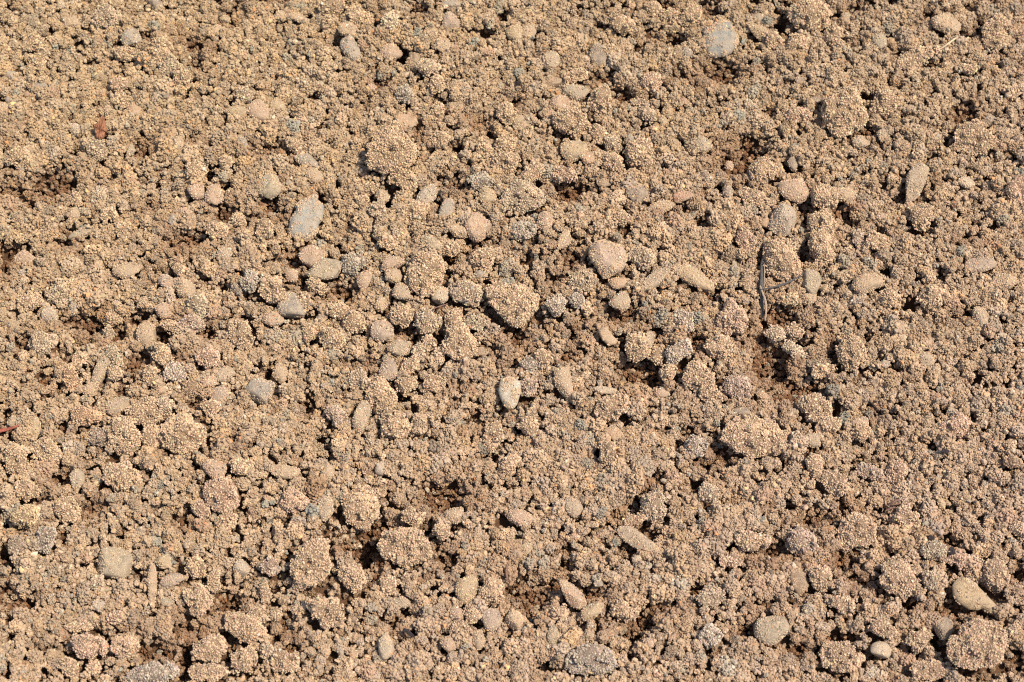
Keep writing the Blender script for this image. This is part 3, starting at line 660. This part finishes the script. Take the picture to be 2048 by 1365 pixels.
outline_stone('stone', "big angular blue-grey stone with tan dust patches near the top edge", 1443, 80,
    zp(1380, 10, 120 / 1260, [(420, 420), (540, 330), (700, 300), (870, 340), (920, 450), (1000, 650), (1010, 800), (960, 900), (850, 1060), (640, 1130), (400, 1120), (330, 1000), (300, 800), (300, 600), (320, 470)]),
    12, (.26, .262, .225), 8, 305, .66)
outline_stone('stone', "large angular pinkish rock with a pale ridge down its middle", 1218, 517,
    zp(1150, 460, 140 / 1470, [(590, 200), (700, 230), (840, 290), (1000, 330), (1070, 450), (1085, 600), (1050, 780), (960, 910), (800, 960), (680, 1020), (590, 1040), (540, 950), (450, 830), (380, 700), (310, 560), (300, 450), (330, 340), (430, 250)]),
    15, (.47, .325, .235), 13, 306, .62, ridge=(.85, .527, -7.4, 10, 11))

# ------------------------------------------------------------------ plant scraps
def surface_pt(px, py, up):
    g, _ = G(px, py, 0)
    h = float(samp(HT, g[0] / K, g[1] / K))
    return G(px, py, (h + up + 3) * K)[0]

def tube(name, pts, radii, mat, flat=1.0, parent=None, segs=10, seed=0):
    """tapered fibre through (x, y, height above soil) points; one mesh, origin at its first point"""
    r = np.random.default_rng(seed)
    P = np.array([surface_pt(*p) for p in pts])
    R = np.array(radii, float) * K
    t = np.linspace(0, len(P) - 1, len(P) * 5)
    def cr(A):
        out = []
        for u in t:
            i = min(int(u), len(A) - 2); f = u - i
            a = A[max(i - 1, 0)]; b_ = A[i]; c_ = A[i + 1]; d_ = A[min(i + 2, len(A) - 1)]
            out.append(.5 * (2 * b_ + (c_ - a) * f + (2 * a - 5 * b_ + 4 * c_ - d_) * f * f + (3 * b_ - a - 3 * c_ + d_) * f ** 3))
        return np.array(out)
    C_ = cr(P); Rr = np.maximum(cr(R), .3 * K)
    V, F = [], []
    for i in range(len(C_)):
        tg = C_[min(i + 1, len(C_) - 1)] - C_[max(i - 1, 0)]; tg /= np.linalg.norm(tg)
        sd = np.cross(tg, [0, 0, 1.]); sd /= max(np.linalg.norm(sd), 1e-9); nm = np.cross(sd, tg)
        for k in range(segs):
            a = 2 * math.pi * k / segs
            q = Rr[i] * (1 + .14 * r.normal())
            V.append(C_[i] + sd * math.cos(a) * q + nm * math.sin(a) * q * flat)
    m = len(C_)
    for i in range(m - 1):
        for k in range(segs):
            a, b_ = i * segs + k, i * segs + (k + 1) % segs
            F += [(a, b_, b_ + segs), (a, b_ + segs, a + segs)]
    for base, sgn in ((0, 1), ((m - 1) * segs, -1)):
        for k in range(1, segs - 1):
            F.append((base, base + k + 1, base + k) if sgn > 0 else (base, base + k, base + k + 1))
    V = np.array(V); org = C_[0].copy()
    me = mesh_from(name, V - org, np.array(F), None, [mat])
    ob = bpy.data.objects.new(name, me); COL.objects.link(ob)
    if parent is not None:
        ob.parent = parent; ob.location = org - np.array(parent.location)
    else:
        ob.location = org
    return ob

def empty(name, px, py):
    e = bpy.data.objects.new(name, None); e.empty_display_size = .005
    e.location = surface_pt(px, py, 0); COL.objects.link(e)
    return e

tag(tube('straw', [(1880, 99, 6), (1896, 88, 12), (1911, 77, 11)], [1.3, 1.9, 2.0], m_straw, seed=1),
    "pale straw stalk lying across crumbs near the top right", 'straw')
root = empty('forked_root', 1523, 578)
tag(root, "forked grey root beside a large tan clod, right of the centre", 'root')
tube('main_root', [(1527, 474, 0), (1529, 500, 0), (1525, 530, 5), (1524, 556, 7), (1523, 578, 7), (1524, 606, 2), (1525, 636, -2)], [1.5, 3, 4, 4.2, 4, 3.6, 2.5], m_root, .45, root, seed=2)
tube('side_branch', [(1522, 579, 10), (1540, 576, 12), (1560, 571, 14), (1580, 563, 14), (1601, 551, 12), (1612, 540, 10)], [1.0, 1.6, 1.9, 1.8, 1.4, .8], m_root, .8, root, seed=3)
tube('side_branch', [(1520, 572, 10), (1526, 588, 9), (1531, 604, 8), (1532, 622, 6), (1530, 642, 2)], [1.6, 2.0, 2.3, 2.2, 1.6], m_twig, .8, root, seed=4)
tube('rootlet', [(1528, 526, 10), (1529, 545, 10.5), (1529, 574, 10)], [.8, 1.0, .8], m_twig, 1, root, seed=5)

tuft = empty('rootlet_tuft', 1793, 1008)
tag(tuft, "tangled tuft of thin brown rootlets beside a dark gap at the lower right", 'roots')
for i, (pts, rad, mt) in enumerate([
    ([(1776, 1013, 6), (1788, 1004, 9), (1802, 999, 9), (1813, 996, 6)], [1.2, 2.2, 2, 1.2], m_rootlet),
    ([(1803, 1010, 8), (1808, 1003, 10), (1812, 997, 9)], [1.2, 1.6, 1.4], m_twig),
    ([(1768, 1007, 6), (1776, 1013, 7), (1785, 1018, 6)], [.7, .9, .6], m_twig),
    ([(1770, 1023, 5), (1780, 1018, 8), (1790, 1015, 8)], [1.2, 1.8, 1.4], m_rootlet),
    ([(1764, 1024, 4), (1766, 1019, 7), (1764, 1015, 6)], [.6, .8, .5], m_twig),
    ([(1796, 1006, 5), (1808, 1010, 7), (1818, 1004, 6), (1820, 995, 5)], [.9, 1.1, 1, .6], m_rootlet),
    ([(1772, 1012, 4), (1790, 1010, 7), (1806, 1006, 6)], [.8, 1.1, .8], m_rootlet)]):
    tube('rootlet', pts, rad, mt, 1, tuft, seed=20 + i)
tag(tube('twig', [(867, 618, 8), (880, 613, 11), (895, 608, 9)], [1, 1.5, 1.0], m_rootlet, seed=31), "short thin reddish twig between clods left of the wide sandy mound", 'twig')
tag(tube('twig', [(1014, 1130, 4), (1013, 1145, 6), (1015, 1163, 3)], [1.6, 2.4, 1.6], m_rootlet, .7, seed=32), "short dark brown twig standing in a hollow near the bottom centre", 'twig')
tag(tube('leaf_strip', [(-14, 866, 8), (0, 862, 10), (14, 859, 11), (28, 855, 11), (41, 850, 9)], [3, 4.5, 4, 2.6, 1], m_leaf, .35, seed=33),
    "narrow dry red leaf strip poking in at the left edge", 'leaf')

def chip(name, label, cat, px, py, w, h, ang, thick, mat, up, seed, pts=None):
    """splinter: an irregular bevelled slab with a fibrous top"""
    r = np.random.default_rng(seed)
    if pts is None:
        pts = []
        for k in range(12):
            a = 2 * math.pi * k / 12
            x = abs(math.cos(a)) ** .45 * math.copysign(w, math.cos(a)); y = abs(math.sin(a)) ** .45 * math.copysign(h, math.sin(a))
            pts.append((x * r.uniform(.88, 1.06), y * r.uniform(.9, 1.06)))
        c_, s_ = math.cos(ang), math.sin(ang)
        pts = [(x * c_ - y * s_, x * s_ + y * c_) for x, y in pts]
    else:
        pts = [(x - px, -(y - py)) for x, y in pts]
    n = len(pts); P = np.array(pts)
    rings = [(1.0, -thick), (1.03, -.2 * thick), (.97, .55 * thick), (.82, .95 * thick), (.5, 1.0 * thick), (.2, 1.0 * thick)]
    # refine the outline
    Q = []
    for i in range(n):
        for f in (0, .34, .67):
            Q.append(P[i] * (1 - f) + P[(i + 1) % n] * f)
    Q = np.array(Q); n = len(Q)
    V = []
    for s, z in rings:
        for i in range(n):
            x, y = Q[i] * s
            V.append((x + r.normal() * .25, y + r.normal() * .25, z + (r.normal() * .16 * thick if s < 1 else 0)))
    V.append((0, 0, thick)); V.append((0, 0, -thick)); F = []
    for k in range(len(rings) - 1):
        for i in range(n):
            a, b_ = k * n + i, k * n + (i + 1) % n
            F += [(a, b_, b_ + n), (a, b_ + n, a + n)]
    top = len(V) - 2
    for i in range(n):
        F.append(((len(rings) - 1) * n + i, (len(rings) - 1) * n + (i + 1) % n, top)); F.append(((i + 1) % n, i, top + 1))
    pos = surface_pt(px, py, up)
    V = np.array(V) @ BASIS * K
    me = mesh_from(name, V, np.array(F), None, [mat], None, np.zeros(len(F)))
    ob = bpy.data.objects.new(name, me); ob.location = pos; COL.objects.link(ob)
    THINGS.append((pos[0] / K, pos[1] / K, w, h, ang, pos[2] / K, 9))
    return tag(ob, label, cat)

s3 = 100 / 1706
chip('wood_chip', "rusty red-brown splintered wood chip standing out near the upper left", 'wood chip', 200, 262, 13, 22, 0, 5, m_wood, 20, 41,
     zp(160, 220, s3, [(440, 500), (520, 440), (600, 430), (650, 330), (640, 210), (720, 160), (810, 200), (830, 320), (870, 440), (890, 560), (940, 700), (930, 770), (860, 780), (860, 930), (780, 1000), (680, 1060), (570, 1000), (540, 860), (500, 700), (460, 590)]))
chip('bark_chip', "small black rectangular bark chip above the long pointed ochre stone", 'bark chip', 1905, 1106, 5.5, 11, math.radians(14), 2.5, m_dark, 17, 42)
chip('bark_chip', "tiny dark purple bark chip above a greenish-grey clod at the lower right", 'bark chip', 1863, 1076, 6, 5, math.radians(-30), 2, m_dark, 11, 43)
chip('bark_chip', "tiny dark bark chip lying on fine crumbs near the low right edge", 'bark chip', 1891, 903, 7, 4.5, math.radians(-20), 2, m_dark, 12, 44)
chip('bark_chip', "dark slate-coloured sliver of bark near the bottom, left of the centre", 'bark chip', 817, 1266, 12, 3.5, math.radians(-38), 2, m_dark, 12, 45)

# ------------------------------------------------------------------ crumb prototypes (pixel units -> metres)
def crumb_proto(R, seed, sub=1):
    r = np.random.default_rng(seed)
    nb = int(r.integers(1, 4)) if R < 5 else int(r.integers(3, 8)) if R < 9 else int(r.integers(6, 14))
    lo, hi = (1.3, 3.5) if R < 5 else (1.9, 5.4) if R < 9 else (3.0, 8.6)
    cs = [np.zeros(3)]; rs = [r.uniform(.8, 1.1) * hi]
    for _ in range(nb - 1):
        q = r.uniform(lo, hi)
        for _t in range(20):
            j = int(r.integers(0, len(cs))); d = r.normal(size=3); d /= np.linalg.norm(d)
            c_ = cs[j] + d * (rs[j] * .75 + q * .5)
            if np.linalg.norm(c_) + q * .6 < R * 1.1:
                break
        cs.append(c_); rs.append(q)
    cs = np.array(cs); cs -= cs.mean(0)
    Ps = []
    for c_, q in zip(cs, rs):
        n = max(4, int(4 * q * q / (1.75 ** 2)))
        d = sphere_dirs(n, r)
        P = c_ + d * (q - .6) * r.uniform(.82, 1.2, (n, 1))
        ins = np.zeros(n, bool)
        for c2_, q2 in zip(cs, rs):
            if c2_ is not c_:
                ins |= np.linalg.norm(P - c2_, axis=1) < q2 * .7
        Ps.append(P[~ins]); Ps.append(c_[None])
    P = np.concatenate(Ps)
    g = np.clip(1.6 * np.exp(.36 * r.normal(size=len(P))), .8, 3.9)
    # solid hearts so that no light leaks through a crumb
    V, F, C_ = grains(P, g, r, (1, 1, 1), 0.0, .19)
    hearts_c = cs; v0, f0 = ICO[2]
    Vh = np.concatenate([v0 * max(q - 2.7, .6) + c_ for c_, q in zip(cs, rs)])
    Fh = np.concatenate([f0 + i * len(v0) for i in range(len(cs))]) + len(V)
    V = np.concatenate([V, Vh]); F = np.concatenate([F, Fh]); C_ = np.concatenate([C_, np.full((len(Vh), 3), .6)])  # hearts coloured darker than the grains: shade of the gaps painted in
    # rare coloured grains, relative to the tan tint
    u = r.random(len(P)) * 1.7; nv = len(ICO[1][0])
    for lo, hi, rel in ((0, .035, (1.2, 1.32, 1.45)), (.035, .055, (1.2, .85, .6)), (.055, .08, (.62, .70, .78)), (.08, .125, (.32, .33, .36)), (.125, .15, (1.2, 1.2, .9))):
        for i in np.where((u >= lo) & (u < hi))[0]:
            C_[i * nv:(i + 1) * nv] = rel
    me = mesh_from('crumb_shape', V * K, F, C_, [m_crumb], None, np.zeros(len(F)))
    return bpy.data.objects.new('crumb_shape', me)

def scatter(name, label, cat, P, S, tint, protos, seed):
    r = np.random.default_rng(seed)
    n = len(P)
    me = bpy.data.meshes.new(name)
    me.vertices.add(n); me.vertices.foreach_set('co', (P * K).astype(np.float32).ravel())
    a = me.attributes.new('scl', 'FLOAT', 'POINT'); a.data.foreach_set('value', S.astype(np.float32))
    a = me.attributes.new('rot', 'FLOAT_VECTOR', 'POINT'); a.data.foreach_set('vector', r.uniform(0, 6.283, (n, 3)).astype(np.float32).ravel())
    a = me.attributes.new('pick', 'INT', 'POINT'); a.data.foreach_set('value', r.integers(0, len(protos), n).astype(np.int32))
    a = me.attributes.new('tint', 'FLOAT_COLOR', 'POINT'); c4 = np.ones((n, 4), np.float32); c4[:, :3] = tint
    a.data.foreach_set('color', c4.ravel())
    me.materials.append(m_crumb); me.update()
    ob = bpy.data.objects.new(name, me); COL.objects.link(ob)
    ng = bpy.data.node_groups.new(name, 'GeometryNodeTree')
    ng.interface.new_socket('Geometry', in_out='INPUT', socket_type='NodeSocketGeometry')
    ng.interface.new_socket('Geometry', in_out='OUTPUT', socket_type='NodeSocketGeometry')
    N, L = ng.nodes.new, ng.links.new
    gi = N('NodeGroupInput'); go = N('NodeGroupOutput')
    g2i = N('GeometryNodeGeometryToInstance')
    for p in protos:
        oi = N('GeometryNodeObjectInfo'); oi.inputs['Object'].default_value = p
        L(oi.outputs['Geometry'], g2i.inputs[0])
    def named(nm, ty):
        q = N('GeometryNodeInputNamedAttribute'); q.data_type = ty; q.inputs['Name'].default_value = nm
        return q.outputs[0]
    iop = N('GeometryNodeInstanceOnPoints')
    L(gi.outputs[0], iop.inputs['Points']); L(g2i.outputs[0], iop.inputs['Instance'])
    iop.inputs['Pick Instance'].default_value = True
    L(named('pick', 'INT'), iop.inputs['Instance Index'])
    e2r = N('FunctionNodeEulerToRotation'); L(named('rot', 'FLOAT_VECTOR'), e2r.inputs[0]); L(e2r.outputs[0], iop.inputs['Rotation'])
    L(named('scl', 'FLOAT'), iop.inputs['Scale'])
    L(iop.outputs[0], go.inputs[0])
    md = ob.modifiers.new('crumbs', 'NODES'); md.node_group = ng
    return tag(ob, label, cat, kind='stuff')

def jgrid(sp, r, x0=-1560, x1=1560, y0=-1240, y1=1260):
    xs = np.arange(x0, x1, sp); ys = np.arange(y0, y1, sp)
    X, Y = np.meshgrid(xs, ys)
    X = X.ravel() + r.uniform(-.55, .55, X.size) * sp; Y = Y.ravel() + r.uniform(-.55, .55, Y.size) * sp
    return X, Y

TH = np.array(THINGS)
def near_thing(X, Y, Z, f0_):
    """True where a point lies inside a thing's footprint scaled by f and not below it"""
    out = np.zeros(len(X), bool)
    for x, y, rx, ry, an, z, hh in TH:
        f = f0_ + .02 * min(hh, 9) - .06
        w = max(rx, ry) * 1.3 * f
        k = np.where((np.abs(X - x) < w) & (np.abs(Y - y) < w))[0]
        if not len(k): continue
        dx = X[k] - x; dy = (Y[k] - y) * .93
        u = dx * math.cos(an) - dy * math.sin(an); v = dx * math.sin(an) + dy * math.cos(an)
        out[k] |= ((u / (rx * f)) ** 2 + (v / (ry * f)) ** 2 < 1)
    return out

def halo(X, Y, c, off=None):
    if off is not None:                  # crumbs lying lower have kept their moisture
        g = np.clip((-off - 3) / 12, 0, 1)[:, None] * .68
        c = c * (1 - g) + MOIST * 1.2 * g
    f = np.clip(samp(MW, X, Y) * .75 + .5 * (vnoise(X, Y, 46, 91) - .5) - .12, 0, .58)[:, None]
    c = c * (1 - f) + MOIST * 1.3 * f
    return c * drift(X, Y)

def hues(n, r, base, v=.10):
    c = np.broadcast_to(np.asarray(base), (n, 3)).copy()
    c *= np.exp(r.normal(0, v, (n, 1)))
    t = r.normal(0, .05, n)
    c[:, 0] *= 1 + t * .5; c[:, 2] *= 1 - t
    u = r.random(n)
    for lo, hi, col in ((0, .03, (.40, .31, .205)), (.03, .055, (.46, .29, .175)), (.055, .065, (.33, .28, .20))):
        k = (u >= lo) & (u < hi); c[k] = np.array(col) * np.exp(r.normal(0, .1, (k.sum(), 1)))
    return c

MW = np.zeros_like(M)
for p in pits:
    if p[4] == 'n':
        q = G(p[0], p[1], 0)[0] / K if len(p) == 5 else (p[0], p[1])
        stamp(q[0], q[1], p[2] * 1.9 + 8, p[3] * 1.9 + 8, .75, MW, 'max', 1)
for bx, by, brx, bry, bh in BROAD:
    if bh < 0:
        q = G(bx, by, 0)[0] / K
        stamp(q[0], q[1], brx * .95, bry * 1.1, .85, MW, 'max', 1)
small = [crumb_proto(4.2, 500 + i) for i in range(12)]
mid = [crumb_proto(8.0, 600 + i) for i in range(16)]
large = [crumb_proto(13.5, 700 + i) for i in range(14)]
r = np.random.default_rng(9)

# coarse dry crumbs
X, Y = jgrid(23, r); m_ = samp(M, X, Y); k = (m_ < .35 + .3 * (r.random(len(X)) < .3)) & (r.random(len(X)) < .95)
X, Y = X[k], Y[k]; Z = samp(H, X, Y) - 5 + r.uniform(-9, 8, len(X))
k = ~near_thing(X, Y, Z, 1.12); X, Y, Z = X[k], Y[k], Z[k]
ruff = vnoise(X, Y, 90, 41)
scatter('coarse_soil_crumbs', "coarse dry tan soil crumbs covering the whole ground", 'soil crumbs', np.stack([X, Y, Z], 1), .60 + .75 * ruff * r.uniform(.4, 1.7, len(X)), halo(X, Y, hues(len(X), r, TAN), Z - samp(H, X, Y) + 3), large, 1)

# medium dry crumbs, with gaps between them
X, Y = jgrid(12.5, r); m_ = samp(M, X, Y)
gap = vnoise(X, Y, 17, 42) * .6 + vnoise(X, Y, 9, 43) * .4
k = (m_ < .30 + .55 * r.random(len(X)) ** 1.6) & (gap > .35)
X, Y, gap = X[k], Y[k], gap[k]; Z = samp(H, X, Y) - 4 + r.uniform(-8, 6, len(X)) + 12 * (gap - .5)
k = ~near_thing(X, Y, Z, 1.0); X, Y, Z = X[k], Y[k], Z[k]
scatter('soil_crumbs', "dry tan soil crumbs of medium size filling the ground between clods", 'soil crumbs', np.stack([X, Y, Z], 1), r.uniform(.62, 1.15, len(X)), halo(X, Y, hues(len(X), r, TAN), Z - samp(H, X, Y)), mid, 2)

# fine dry crumbs
X, Y = jgrid(8.2, r); m_ = samp(M, X, Y)
gap = vnoise(X, Y, 14, 52) * .6 + vnoise(X, Y, 8, 53) * .4
k = (m_ < .45) & (gap > .45)
X, Y, gap = X[k], Y[k], gap[k]; Z = samp(H, X, Y) - 1 + r.uniform(-6, 5, len(X)) + 8 * (gap - .5)
k = ~near_thing(X, Y, Z, .93); X, Y, Z = X[k], Y[k], Z[k]
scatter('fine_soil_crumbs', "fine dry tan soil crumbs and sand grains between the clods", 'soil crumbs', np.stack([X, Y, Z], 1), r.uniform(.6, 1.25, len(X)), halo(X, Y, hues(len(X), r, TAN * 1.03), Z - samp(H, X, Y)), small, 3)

def under(m, c):
    f = np.clip(1.0 - m * 1.6 + r.normal(0, .15, len(m)), 0, 1)[:, None]
    return c * (1 - f) + (TAN * .48 + MOIST * .42) * f

# moist crumbs below, bare in the hollows
X, Y = jgrid(14, r); m_ = samp(M, X, Y)
Z = samp(H, X, Y) - 19 + r.uniform(-6, 6, len(X)) + 5 * np.clip(m_, 0, 1)
kk = r.random(len(X)) < .8
X, Y, Z, m_ = X[kk], Y[kk], Z[kk], m_[kk]
scatter('moist_soil_crumbs', "moist reddish-brown soil crumbs showing in the hollows", 'soil crumbs', np.stack([X, Y, Z], 1), r.uniform(.6, 1.1, len(X)), under(m_, hues(len(X), r, MOIST, .16)), mid, 4)
X, Y = jgrid(8, r); m_ = samp(M, X, Y); k = (m_ > .2) & (m_ < .88) & (r.random(len(X)) < .8)
X, Y, m_ = X[k], Y[k], m_[k]
Z = samp(H, X, Y) - 8 + r.uniform(-5, 5, len(X))
dryish = np.clip(1 - m_ * 1.0 + r.normal(0, .22, len(X)), 0, 1)[:, None]
scatter('fine_moist_soil_crumbs', "fine half-dry brown soil crumbs lining the hollows", 'soil crumbs', np.stack([X, Y, Z], 1), r.uniform(.6, 1.25, len(X)), hues(len(X), r, MOIST * 1.15, .16) * (1 - dryish) + TAN * .9 * dryish, small, 5)

# ------------------------------------------------------------------ ground sheet
def axis(lo, hi, step, far):
    core = np.arange(lo, hi, step); out = [core[-1]]; s = step
    while out[-1] < far:
        s *= 1.35; out.append(out[-1] + s)
    right = np.array(out[1:]); out = [core[0]]; s = step
    while out[-1] > -far:
        s *= 1.35; out.append(out[-1] - s)
    return np.concatenate([np.array(out[1:])[::-1], core, right])
ax = axis(-1650, 1650, 6, 4e5); ay = axis(-1320, 1320, 6, 4e5)
AX, AY = np.meshgrid(ax, ay, indexing='ij')
inside = np.clip((1740 - np.maximum(np.abs(AX), np.abs(AY) * 1.25)) / 90, 0, 1)
Z = samp(H, AX.ravel(), AY.ravel()).reshape(AX.shape) * inside - 29 + 5 * (vnoise(AX, AY, 14, 61) - .5)
V = np.stack([AX, AY, Z], -1).reshape(-1, 3) * K
n1, n2 = len(ax), len(ay)
I, J = np.meshgrid(np.arange(n1 - 1), np.arange(n2 - 1), indexing='ij'); a = (I * n2 + J).ravel()
F = np.concatenate([np.stack([a, a + n2, a + n2 + 1], 1), np.stack([a, a + n2 + 1, a + 1], 1)])
me = mesh_from('ground', V, F, None, [m_ground])
g = bpy.data.objects.new('ground', me); COL.objects.link(g)
tag(g, "bare moist brown soil under the crumbs", 'ground', kind='structure')

# ------------------------------------------------------------------ light
EL = math.radians(62); AZX, AZY = 0.97, -0.18          # towards the sun
nrm = math.hypot(AZX, AZY); AZX /= nrm; AZY /= nrm
w = bpy.data.worlds.new('World'); scene.world = w; w.use_nodes = True
nt = w.node_tree; nt.nodes.clear()
sky = nt.nodes.new('ShaderNodeTexSky'); sky.sky_type = 'NISHITA'; sky.sun_disc = False
sky.sun_elevation = EL; sky.sun_rotation = math.atan2(AZX, AZY)
bg = nt.nodes.new('ShaderNodeBackground'); bg.inputs[1].default_value = .11
wo = nt.nodes.new('ShaderNodeOutputWorld')
nt.links.new(sky.outputs[0], bg.inputs[0]); nt.links.new(bg.outputs[0], wo.inputs[0])
ld = bpy.data.lights.new('sun', 'SUN'); ld.energy = 3.6; ld.angle = math.radians(3); ld.color = (1, .94, .84)
lo = bpy.data.objects.new('sun', ld); COL.objects.link(lo)
from mathutils import Vector
dv = Vector((AZX * math.cos(EL), AZY * math.cos(EL), math.sin(EL)))
lo.rotation_euler = dv.to_track_quat('Z', 'Y').to_euler(); lo.location = dv * 3

# ------------------------------------------------------------------ camera
cd = bpy.data.cameras.new('camera'); cd.lens = 70; cd.sensor_width = 36; cd.clip_start = .01; cd.clip_end = 500
cd.dof.use_dof = True; cd.dof.focus_distance = D - .004; cd.dof.aperture_fstop = 16
co_ = bpy.data.objects.new('camera', cd); COL.objects.link(co_)
co_.location = CAM; co_.rotation_euler = (TILT, 0, 0)
scene.camera = co_

scene.view_settings.view_transform = 'Standard'; scene.view_settings.look = 'None'
scene.view_settings.exposure = 0.87; scene.view_settings.gamma = 1
scene.cycles.use_denoising = False
scene.cycles.filter_width = 1.1
scene.cycles.max_bounces = 7; scene.cycles.diffuse_bounces = 6
